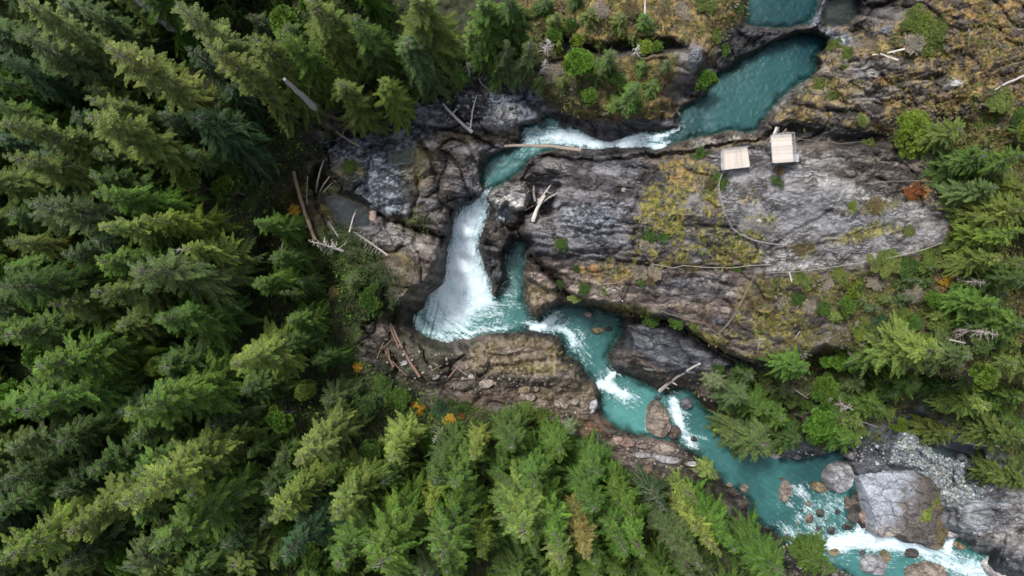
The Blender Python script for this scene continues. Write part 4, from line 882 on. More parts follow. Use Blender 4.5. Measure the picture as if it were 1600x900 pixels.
# tip x, tip y, height, crown radius, kind, colour, where (for the label)
TREES = [
 (8,-4,31,3.4,'fir','pol','in the very top left corner'),(12,48,27,4.6,'hem','gg','broad, on the left edge below the top corner'),
 (150,68,33,3.3,'fir','pol','long, pointing up-left, the palest of the upper left forest'),(322,62,33,3.5,'fir','pol','tall, left of the broken grey trunk'),
 (268,-2,28,3.2,'fir','pol','on the top edge beside the dim grey trunk'),(0,182,30,3.4,'fir','ol','on the left edge, a fifth of the way down'),
 (128,186,30,3.8,'fir','ol','below the long pale fir'),(294,186,24,4.4,'hem','bg','broad, below the tall fir beside the broken trunk'),
 (-4,240,29,3.6,'fir','ol','on the left edge above the left snag'),(284,70,18,2.6,'young','bg','small, wedged between two pale firs'),
 (142,292,26,3.2,'hem','br','under the whitish snag of the left forest'),(35,318,28,3.8,'fir','gg','with grey twigs, left edge of the frame, a third down'),
 (155,345,24,2.8,'fir','lg','slim, in the middle of the left forest'),(220,332,24,3.2,'hem','yg','bushy, in the middle of the left forest'),
 (92,388,22,3.0,'fir','dk','shaded, left forest'),(140,400,25,3.6,'hem','gr','left of the big bluish crown'),(205,422,28,5.6,'wide','gg','very broad crown, the biggest of the middle left forest'),
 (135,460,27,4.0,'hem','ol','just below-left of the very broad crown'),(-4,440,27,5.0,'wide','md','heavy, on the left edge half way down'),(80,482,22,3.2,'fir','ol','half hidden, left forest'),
 (228,508,24,4.2,'hem','gr','under the very broad crown'),(50,572,31,4.6,'hem','br','long, pointing left, below the dark gap'),(328,395,19,3.0,'hem','lg','small, near the forest edge'),
 (356,568,30,4.6,'hem','lg','pale, pointing left above the bottom left forest'),(-6,530,26,4.0,'hem','md','on the left edge above the dark hollow'),
 (8,652,32,4.2,'hem','br','long, pointing left, on the left edge'),(188,655,31,4.6,'hem','gr','large, right of the dark hollow'),(190,784,34,4.4,'fir','lg','long and saw-toothed, lower left forest'),
 (102,842,31,4.0,'fir','ol','with drooping sprays, near the bottom left corner'),(242,866,31,4.0,'fir','gr','serrated, on the bottom edge right of the corner'),(-10,885,28,5.2,'wide','yg','bushy, in the bottom left corner'),
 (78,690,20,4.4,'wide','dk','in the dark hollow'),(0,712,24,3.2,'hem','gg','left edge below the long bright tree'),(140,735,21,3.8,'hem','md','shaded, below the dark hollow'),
 (468,724,28,4.2,'hem','pol','greyish, left of the round light tree'),(522,808,25,4.4,'wide','lg','round topped, lower middle of the left forest'),(604,716,23,3.6,'fir','ly','very pale with bare twigs, above the dark gap'),
 (742,716,20,1.9,'fir','ly','narrow, just below the rocky shore'),(686,758,27,3.4,'fir','md','with a star of pale sprays'),(716,768,27,3.4,'fir','gr','right neighbour of the star topped tree'),
 (592,888,30,5.4,'wide','gr','big domed, on the bottom edge'),(520,896,28,4.2,'hem','gr','on the bottom edge, left of the domed crown'),(446,882,28,4.0,'hem','bg','bluish, on the bottom edge'),
 (420,814,24,3.4,'hem','lg','fringed with lime sprays'),(690,880,30,5.6,'wide','gr','wide, near the middle of the bottom edge'),(752,868,24,2.6,'hem','yg','small yellowish, bottom edge'),
 (664,800,23,3.2,'hem','yg','left of the wide bottom crown'),(808,836,31,5.0,'fir','lg','tall with pale drooping sprays, below the shore'),(868,848,29,3.4,'fir','br','bright, next to the tan dying tree'),
 (925,868,28,2.6,'fir','tn','dying, the only straw coloured one of the bottom forest'),(872,886,28,2.8,'fir','pol','with tan tips, on the bottom edge'),(975,864,29,3.2,'fir','gr','slender, bottom edge'),
 (1014,876,31,4.0,'hem','br','big, bright, bottom edge below the boulder in the river'),(938,890,27,3.0,'hem','gr','between the straw coloured and slender trees'),(1040,800,17,3.2,'young','bg','bluish, at the shore below the flat rock ledges'),
 (1124,868,30,2.2,'fir','ly','thin, yellow tipped, leaning to the lower right'),(1152,858,27,3.6,'hem','br','right of the thin yellow tipped tree'),(1090,898,30,3.4,'fir','gg','grey, on the bottom edge'),
 (1216,896,17,4.8,'wide','gr','low and wide, beside the lower rapids'),(1296,894,14,4.2,'wide','gr','low, last one before the bottom boulders'),(838,762,22,4.4,'hem','gr','middle of the lower forest'),
 (930,794,24,4.2,'hem','gr','above the straw coloured tree'),(985,806,23,3.6,'hem','gr','above the slender tree at the bottom'),(872,706,14,3.6,'wide','gr','at the top edge of the lower forest'),(930,742,15,4.0,'wide','gr','right behind the rocky shore'),
 (800,700,16,4.0,'hem','md','dark, right of the narrow pale tree'),(1090,790,16,2.4,'young','ly','pale sapling by the river bank'),(1120,748,10,2.2,'young','ly','pale sapling leaning over the river'),
 (396,60,28,3.8,'hem','ol','in the upper forest, right of the tall pale fir'),(436,38,27,3.6,'hem','gr','upper forest, above the broken trunk'),(478,-6,26,4.2,'hem','ol','on the top edge, left of centre'),
 (640,52,22,4.0,'hem','gg','large round headed, above the grey rocks'),(640,-20,26,4.4,'hem','ol','on the top edge above the round headed one'),(552,24,24,3.6,'hem','md','shaded, top forest'),
 (695,44,11,2.2,'young','lg','small and bright, above the grey rocks'),(733,36,12,2.2,'young','lg','small and bright, left of the white snag'),(712,98,8,2.2,'young','br','small, beside the grey rock shelf'),
 (590,116,22,3.2,'hem','yg','yellowish, leaning over the rocks'),(524,130,23,3.0,'fir','ol','with a bare grey tip, beside the leaning white snag'),(650,122,10,2.5,'young','br','bright, at the edge of the grey rocks'),
 (792,62,13,2.6,'young','gg','bluish, left of the mossy shelf'),(826,58,13,2.4,'young','gg','bluish, on the left of the mossy shelf'),(762,-8,20,3.4,'hem','gr','on the top edge beside the mossy shelf'),(800,-12,18,3.0,'hem','md','top edge, left of the mossy shelf'),
 (906,94,7,3.1,'round','br','rounded, the largest on the mossy shelf'),(958,76,9,2.0,'young','gr','with a dead grey top, on the mossy shelf'),(1002,126,12,2.4,'young','gr','pointed, standing over the white rapids'),
 (1108,120,5,2.0,'round','br','overhanging the big turquoise pool'),
 (1506,196,14,4.2,'wide','jun','spreading yellowish, above the orange shrub'),(1440,196,9,3.6,'round','yg','flat topped, above the orange shrub'),(1602,238,15,3.6,'wide','gr','on the right edge below the brown slope'),(1540,240,12,3.2,'hem','md','dark, in the hollow on the right'),
 (1604,322,15,3.6,'wide','jun','right edge, level with the orange shrub'),(1560,290,12,3.2,'hem','gg','dull, right of the orange shrub'),(1606,362,15,3.4,'hem','yg','right edge, level with the tip of the rock slab'),(1566,405,12,3.2,'hem','jun','right of the tip of the rock slab'),
 (1608,430,14,3.4,'wide','md','dark, right edge half way down'),(1560,472,12,3.2,'hem','gr','right side below the slab'),(1608,510,14,3.6,'wide','gr','right edge above the yellow round one'),(1552,592,10,2.8,'round','yg','lemon coloured, lower right forest'),
 (1336,556,9,3.6,'round','br','below the plateau edge'),(1476,552,15,3.8,'hem','lg','pointing right, under the plateau edge'),(1440,600,13,4.6,'wide','gr','broad, centre of the lower right slope'),(1290,668,12,3.8,'round','br','brightest on the lower right slope, above the river bend'),
 (1196,700,16,4.8,'wide','gg','large, drooping over the turquoise river'),(1150,690,14,1.9,'young','lg','slim, hanging over the river'),(1130,600,8,2.6,'young','sg','silvery, beside the white log'),(1548,640,14,3.8,'hem','lg','pointing right above the gravel bar'),
 (1608,620,15,4.0,'hem','gr','right edge above the gravel bar'),(1600,690,14,3.8,'hem','jun','right edge beside the striped rocks'),(1490,680,10,3.0,'hem','jun','reaching over the side stream'),(1380,640,11,3.6,'hem','gr','left of the side stream'),
 (1240,610,9,3.2,'young','gg','soft, just under the plateau edge'),(1340,690,10,3.2,'hem','gr','overhanging the river bend'),(1390,560,9,3.0,'young','gr','below the orange patch'),(1608,760,14,3.4,'hem','jun','right edge above the striped rocks'),
 (895,676,7,1.7,'young','sg','sapling on the rusty shore soil'),(1200,640,10,3.0,'hem','gr','behind the large drooping one'),(1300,610,8,3.0,'round','gr','between the two bright round ones'),
 (400,345,20,2.8,'hem','gr','at the forest edge, level with the small grey pool'),(424,398,18,2.6,'hem','md','at the forest edge, left of the bushy white snag'),(396,440,20,3.0,'hem','gr','at the forest edge, left of the green gully'),(432,456,16,2.6,'young','md','on the left rim of the dark gully'),
 (452,505,17,2.8,'hem','gr','on the left rim of the dark gully, lower'),(440,545,18,3.0,'hem','md','above the pale one that points left'),(470,440,11,2.2,'young','gr','inside the dark gully'),(488,565,14,2.6,'hem','md','at the lower end of the dark gully'),(545,440,6,2.2,'young','md','in the green gully, upper'),(575,470,6,2.4,'round','md','in the green gully, lower'),
 (748,80,9,2.2,'young','gr','above the grey rock shelf, right of the bright pair'),(812,96,8,2.0,'young','gg','under the two bluish ones of the mossy shelf'),(775,96,8,2.2,'young','br','between the white snag and the mossy shelf'),(870,20,6,1.8,'young','jun','at the top of the mossy shelf'),(940,105,6,1.6,'young','md','right neighbour of the rounded bright tree'),(925,148,5,1.6,'round','gr','on the brown slope above the rapids'),(985,150,6,1.7,'young','gg','beside the pointed one over the rapids'),(845,118,6,1.6,'young','md','left of the rounded bright tree'),
 (1165,625,11,3.0,'hem','gg','left part of the lower right slope'),(1225,655,10,3.0,'hem','gr','left of the brightest leafy tree'),(1250,690,9,3.0,'wide','md','at the river edge below the brightest leafy tree'),(1180,590,9,2.6,'young','md','just under the plateau edge, left part'),(1260,575,10,2.8,'hem','gr','under the dead leaning pole'),(1350,600,9,3.0,'hem','gg','between the grey leafless trees'),(1310,655,9,2.6,'hem','md','behind the grey leafless trees'),(1400,615,10,3.0,'hem','md','right of the grey leafless trees'),(1350,665,9,2.4,'young','yg','at the river bend under the slope'),(1500,610,12,3.2,'hem','md','left of the lemon coloured round tree'),(1520,560,11,3.0,'hem','gg','above the lemon coloured round tree'),
]
for t in TREES:
    tx, ty, h, r, kind, col, where = t
    if tx > 1490: r *= .84; h *= .9
    x, y, zg = by_top(tx, ty, h)
    noun = {'fir': 'fir', 'hem': 'hemlock', 'wide': 'spreading conifer', 'young': 'young conifer', 'round': 'leafy tree'}[kind]
    nm_ = {'fir': 'fir_tree', 'hem': 'hemlock_tree', 'wide': 'cedar_tree', 'young': 'young_conifer', 'round': 'leafy_tree'}[kind]
    lab = f"{CN[col]} {noun}, {where}"
    plant(kind, x, y, zg, h, r, col, trim(lab), 'tree', None, nm_)
    u, v = UV(x, y, zg + h)
    NAMED.append((x, y, f"{CN[col]} {noun}", where))
# dead standing trees
SN = [((135,265),15,2.0,'whitish snag above the bright hemlock in the left forest'),((780,20),12,1.4,'thin white snag at the top edge left of the mossy shelf'),
 ((270,388),14,2.4,'bare grey snag in the middle of the left forest'),
 ((680,694),13,1.4,'small white snag right of the pale twiggy fir'),((396,120),10,1.6,'grey snag tip beside the top of the broken trunk'),((1330,640),9,2.6,'grey leafless tree on the lower right slope, biggest of three'),((1300,625),8,2.2,'grey leafless tree left of the biggest one on the lower right slope'),((1375,650),9,2.0,'grey leafless tree nearest the side stream'),
 ((1560,520),9,2.6,'grey leafless tree leaning right, below the rock slab'),((1540,440),7,2.2,'leafless dark grey tree under the slab tip'),((10,700),14,2.0,'pale broken snag on the left edge, lower forest'),((856,60),6,1.8,'grey twiggy dead tree on the mossy shelf'),((852,92),7,1.4,'slim grey dead tree above the rapids rocks'),((1000,70),4,1.2,'little dead shrub tree on the cliff of the mossy shelf'),((730,100),6,1.2,'thin grey dead sapling above the grey rocks')]
lean_snag((535, 392), (482, 376), 5.0, 2.4, 'bushy white snag with needleless branches above the green gully')
lean_snag((604, 398), (552, 362), 2.6, 2.2, 'half fallen white snag beside the bushy white one')
lean_snag((583, 146), (527, 84), 9.0, 1.3, 'white snag leaning beside the broken trunk, upper forest')
lean_snag((1255, 590), (1345, 640), 3.0, 1.8, 'grey dead tree fallen toward the river bend, under the plateau edge')
lean_snag((1460, 525), (1555, 545), 4.0, 2.0, 'long grey dead tree leaning right on the right slope')
lean_snag((1280, 605), (1318, 622), 2.5, 1.8, 'grey dead tree lying among the green ones, upper of the lower right group')
lean_snag((1300, 640), (1372, 668), 3.0, 1.8, 'pinkish grey dead tree pointing to the gravel bar')
lean_snag((1230, 600), (1262, 622), 3.0, 1.5, 'small grey dead tree under the leaning thin pole')
lean_snag((1480, 470), (1560, 480), 3.0, 2.0, 'grey dead tree in the olive scrub near the right edge')
lean_snag((530, 372), (512, 345), 1.2, 1.0, 'small white dead top beside the grey pool')
for (tx, ty), h, r, lab in SN:
    x, y, zg = by_top(tx, ty, h)
    o = plant('snag', x, y, zg, h, r, 'gy', lab, 'dead tree', None, 'dead_tree')
# trees that fill the forest between the ones one can name
FOREST = [(-560,-420),(560,-420),(640,20),(560,130),(505,175),(440,235),(395,300),(385,420),(400,500),(470,560),(560,610),(660,665),(740,690),(840,700),(905,735),(1000,770),(1060,800),(1130,835),(1200,900),(1260,960),(1260,1300),(-560,1300)]
EAST = [(1500,205),(1560,250),(1500,300),(1530,340),(1500,400),(1480,470),(1480,520),(1500,600),(1560,680),(1600,740),(1760,740),(1760,200)]
def inside(poly, u, v):
    c = False; n = len(poly)
    for i in range(n):
        ax, ay = poly[i]; bx, by = poly[(i + 1) % n]
        if (ay > v) != (by > v) and u < (bx - ax) * (v - ay) / (by - ay) + ax: c = not c
    return c
cand = []
R_ = random.Random(5)
SCRUB = [(1290,445),(1480,400),(1500,560),(1400,590),(1290,545)]
TOPC = [(765,5),(900,0),(1000,25),(1050,95),(1000,165),(900,170),(790,115)]
UNDER = [(1140,595),(1290,565),(1420,590),(1400,680),(1200,700),(1130,655)]
for poly, step, (u0, u1, v0, v1) in ((SCRUB, 27, (1290, 1500, 400, 590)), (TOPC, 30, (765, 1050, 0, 170)), (UNDER, 32, (1130, 1420, 565, 700)), (FOREST, 42, (-130, 1270, -200, 1010)), (EAST, 34, (1490, 1700, 200, 760))):
    yv = v0
    while yv < v1:
        xv = u0
        while xv < u1:
            u = xv + R_.uniform(-15, 15); v = yv + R_.uniform(-15, 15)
            if inside(poly, u, v): cand.append((u, v, 0 if poly is FOREST else (1 if poly is EAST else 2)))
            xv += step
        yv += step
DIRS = ['right of', 'above-right of', 'above', 'above-left of', 'left of', 'below-left of', 'below', 'below-right of']
used_lab = {}
nf = 0
for u, v, east in cand:
    z = z_at(u, v); x, y, _ = P(u, v, z)
    if any((x - a) ** 2 + (y - b_) ** 2 < ((1.0 if east else 1.7) + r_ * .33) ** 2 for a, b_, r_, h_ in BASES): continue
    edge = u > 380 and not east
    h = R_.uniform(8, 15) if (edge or east) else R_.uniform(14, 23)
    if east: h = R_.uniform(3.5, 7) if east == 1 else R_.uniform(2.0, 4.5)
    kind = R_.choice(['hem', 'wide', 'hem', 'fir', 'wide'] if h > 12 else ['young', 'round', 'young', 'hem'])
    col = R_.choice(['dk', 'md', 'dk', 'md', 'gr', 'bg', 'gg', 'ol']) if u < 480 else R_.choice(['md', 'gr', 'gr', 'br', 'gg', 'md'])  # darker greens on the left put the forest's shade into the leaf colour
    if east: col = R_.choice(['jun', 'gr', 'md', 'gg', 'yg'])
    if east == 2: kind = R_.choice(['young', 'round', 'young'])
    if not east and R_.random() < .22: kind = 'round'; h = R_.uniform(8, 12); col = R_.choice(['br', 'gr', 'lg', 'gr'])
    r = R_.uniform(3.0, 4.4) if h > 12 else ((R_.uniform(1.5, 2.4) if east == 1 else R_.uniform(1.0, 1.8)) if east else R_.uniform(2.0, 3.0))
    nx_ = min(NAMED, key=lambda q: (q[0] - x) ** 2 + (q[1] - y) ** 2)
    ang = math.degrees(math.atan2(y - nx_[1], x - nx_[0])) % 360
    dn = DIRS[int((ang + 22.5) // 45) % 8]; dist = math.hypot(x - nx_[0], y - nx_[1])
    noun = {'fir': 'fir', 'hem': 'hemlock', 'wide': 'spreading conifer', 'young': 'young conifer', 'round': 'leafy tree'}[kind]
    size = 'low' if h < 12 else ('lesser' if h < 18 else 'middle-sized')
    lab = f"{size} {CN[col]} {noun} {'close ' if dist < 5 else ''}{dn} the {nx_[2]} {nx_[3].split(',')[0]}"
    lab = trim(lab)
    if lab in used_lab: continue
    used_lab[lab] = 1
    nm_ = {'fir': 'fir_tree', 'hem': 'hemlock_tree', 'wide': 'cedar_tree', 'young': 'young_conifer', 'round': 'leafy_tree'}[kind]
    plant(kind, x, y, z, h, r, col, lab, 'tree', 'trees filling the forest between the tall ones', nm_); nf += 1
print('fill trees', nf)
# ------------------------------------------------------------------ boulders and rocks
STONE = {'grey': ((.20,.20,.215), (.36,.36,.38)), 'tan': ((.17,.14,.115), (.33,.28,.24)), 'brown': ((.10,.08,.065), (.20,.165,.14)), 'dark': ((.035,.035,.038), (.09,.085,.08)), 'slate': ((.07,.075,.09), (.17,.18,.20)), 'light': ((.28,.27,.27), (.48,.47,.46)), 'bronze': ((.10,.08,.045), (.25,.20,.13)), 'pink': ((.22,.15,.13), (.36,.27,.23)), 'moss': ((.10,.085,.03), (.24,.19,.06))}
def poly_of(cx, cy, rx, ry, rot, r):
    out = []; n = r.randint(8, 11); a0 = math.radians(rot)
    for i in range(n):
        a = 2 * math.pi * i / n + r.uniform(-.22, .22); q = r.uniform(.84, 1.10)
        x, y = rx * math.cos(a) * q, ry * math.sin(a) * q
        out.append((cx + x * math.cos(a0) + y * math.sin(a0), cy - x * math.sin(a0) + y * math.cos(a0)))
    return out
def boulder(poly, h, stone, label, seed, zb=None, cat='boulder', name='boulder', group=None, seg=None, rings=None, colour=None, flat=.5):
    r = random.Random(seed)
    if len(poly) == 5 and not isinstance(poly[0], tuple): poly = poly_of(*poly, r)
    A = np.array(poly, float); cu, cv = A.mean(0)
    if zb is None: zb = min(z_at(cu, cv), np.mean([z_at(*p) for p in poly]))
    size = np.hypot(*(A - [cu, cv]).T).mean() * .1
    seg = seg or int(np.clip(16 + size * 14, 18, 110)); rings = rings or int(np.clip(5 + size * 4, 6, 30))
    c0 = np.array(P(cu, cv, zb)); q = np.array([P(u, v, zb) for u, v in poly]) - c0
    ang = np.linspace(0, 2 * math.pi, seg, endpoint=False); rad = np.zeros(seg)
    for k, a in enumerate(ang):
        dx, dy = math.cos(a), math.sin(a); best = .1
        for i in range(len(q)):
            p0, p1 = q[i], q[(i + 1) % len(q)]; e = p1 - p0; det = dx * -e[1] + dy * e[0]
            if abs(det) < 1e-9: continue
            s = (p0[0] * -e[1] + p0[1] * e[0]) / det; t = (dx * p0[1] - dy * p0[0]) / det
            if s > 0 and -1e-6 <= t <= 1 + 1e-6: best = max(best, s)
        rad[k] = best
    rad = .5 * rad + .25 * np.roll(rad, 1) + .25 * np.roll(rad, -1)
    verts = [[0, 0, h]]; fr = [0.0]
    for j in range(1, rings + 1):
        f = (j / rings) ** .8
        for k in range(seg): verts.append([rad[k] * f * math.cos(ang[k]), rad[k] * f * math.sin(ang[k]), 0]); fr.append(f)
    V_ = np.array(verts); fr = np.array(fr)
    prof = (1 - fr ** (2.2 + 2 * flat)) ** .62
    wx_, wy_ = V_[:, 0] + c0[0], V_[:, 1] + c0[1]; k_ = 1 / max(size, .5)
    n1 = fbm(wx_ * .9 * k_ + seed, wy_ * .9 * k_, 4, seed % 5); F1, F2, idr = voro(wx_ * 1.3 * k_ ** .7 + seed, wy_ * 1.9 * k_ ** .7, seed % 4)
    F1b, F2b, idb = voro(wx_ * 1.6 + seed, wy_ * 2.2, (seed + 1) % 4)
    tx_, ty_ = r.uniform(-.25, .25), r.uniform(-.25, .25)
    zz = h * prof * (.75 + .5 * n1 + .22 * (idr - .5) * min(1, 2.5 / h)) + (V_[:, 0] * tx_ + V_[:, 1] * ty_) * .6 * prof * h / max(size, .3) * .4
    for _k in range(6 if size > 5 else (8 if size > .7 else 5)):                     # broken faces: planes cut the dome
        _a = r.uniform(0, 6.28); _s = r.uniform(.1, .8) * h / size; _off = size * r.uniform(.5, 1.3)
        _pl = h * (r.uniform(.92, 1.1) if size > 5 else r.uniform(.72, 1.0)) - np.clip((V_[:, 0] * math.cos(_a) + V_[:, 1] * math.sin(_a)) - _off * .35, 0, 99) * _s
        zz = np.minimum(zz, np.maximum(_pl, zz * .35))
    zz -= min(.3, h * .13) * (1 - sst(.02, .10, F2 - F1)) * prof * (idr > .35); zz += (idb - .5) * .18 * prof * min(1, size)
    V_[:, 2] = zz
    bot = V_[1 + (rings - 1) * seg:].copy(); bot[:, 2] = -1.4 - h * .2; bot[:, :2] *= 1.04
    V_ = np.concatenate([V_, bot])
    Fq = [[0, 1 + k, 1 + (k + 1) % seg, 1 + (k + 1) % seg] for k in range(seg)]
    tri = [(0, 1 + k, 1 + (k + 1) % seg) for k in range(seg)]
    quads = []
    for j in range(rings):
        a = 1 + j * seg; b_ = a + seg
        for k in range(seg): quads.append((a + k, b_ + k, b_ + (k + 1) % seg, a + (k + 1) % seg))
    me = bpy.data.meshes.new(name); me.from_pydata(V_.tolist(), [], tri + quads); me.update()
    wx_, wy_ = V_[:, 0] + c0[0], V_[:, 1] + c0[1]
    nn = fbm(wx_ * .8 + seed, wy_ * .8, 5, 2)
    lo_, hi_ = STONE[stone]; c = np.array(lo_)[None] * (1 - sst(.35, .62, nn))[:, None] + np.array(hi_)[None] * sst(.35, .62, nn)[:, None]
    if colour: c = colour(wx_, wy_, V_[:, 2] + zb, c, nn)
    a = me.attributes.new('col', 'FLOAT_COLOR', 'POINT'); a.data.foreach_set('color', np.concatenate([c, np.ones((len(c), 1))], 1).astype(np.float32).ravel())
    me.materials.append(m_boulder)
    o = link(name, me); o.location = c0
    return tag(o, label, cat, group)
def big_col(x, y, z, c, n):
    u, v = (x / (0.1 * (HC - z) / HC) + 800), 450 - y / (0.1 * (HC - z) / HC)
    m = sst(-26, 26, (u - 1410) + (v - 780) * .35 + (n - .5) * 60); w = sst(-8, 8, 22 - (v - 805) + (n - .5) * 50)
    blue = np.array([.33,.36,.42]); brown = np.array([.115,.10,.092]); lt = np.array([.42,.38,.34])
    base = lt[None] * (1 - w)[:, None] + blue[None] * w[:, None]
    out = base * (.7 + .6 * n)[:, None] * (1 - m)[:, None] + (brown[None] * (.6 + .8 * n)[:, None]) * m[:, None]
    g_ = sst(9, 3, np.abs((u - 1458) - (790 - v) * .5 + (n - .5) * 30)) * (v > 770) * (v < 815)
    out = out * (1 - g_[:, None]) + np.array([.14,.18,.03])[None] * g_[:, None]
    g2 = sst(12, 4, np.abs(u - 1474 + (n - .5) * 20)) * .7
    return out * (1 - g2[:, None]) + np.array([.16,.12,.04])[None] * g2[:, None]
def moss_top(x, y, z, c, n): 
    m = sst(.45, .6, n); return c * (1 - m[:, None]) + np.array([.20,.17,.05])[None] * m[:, None]
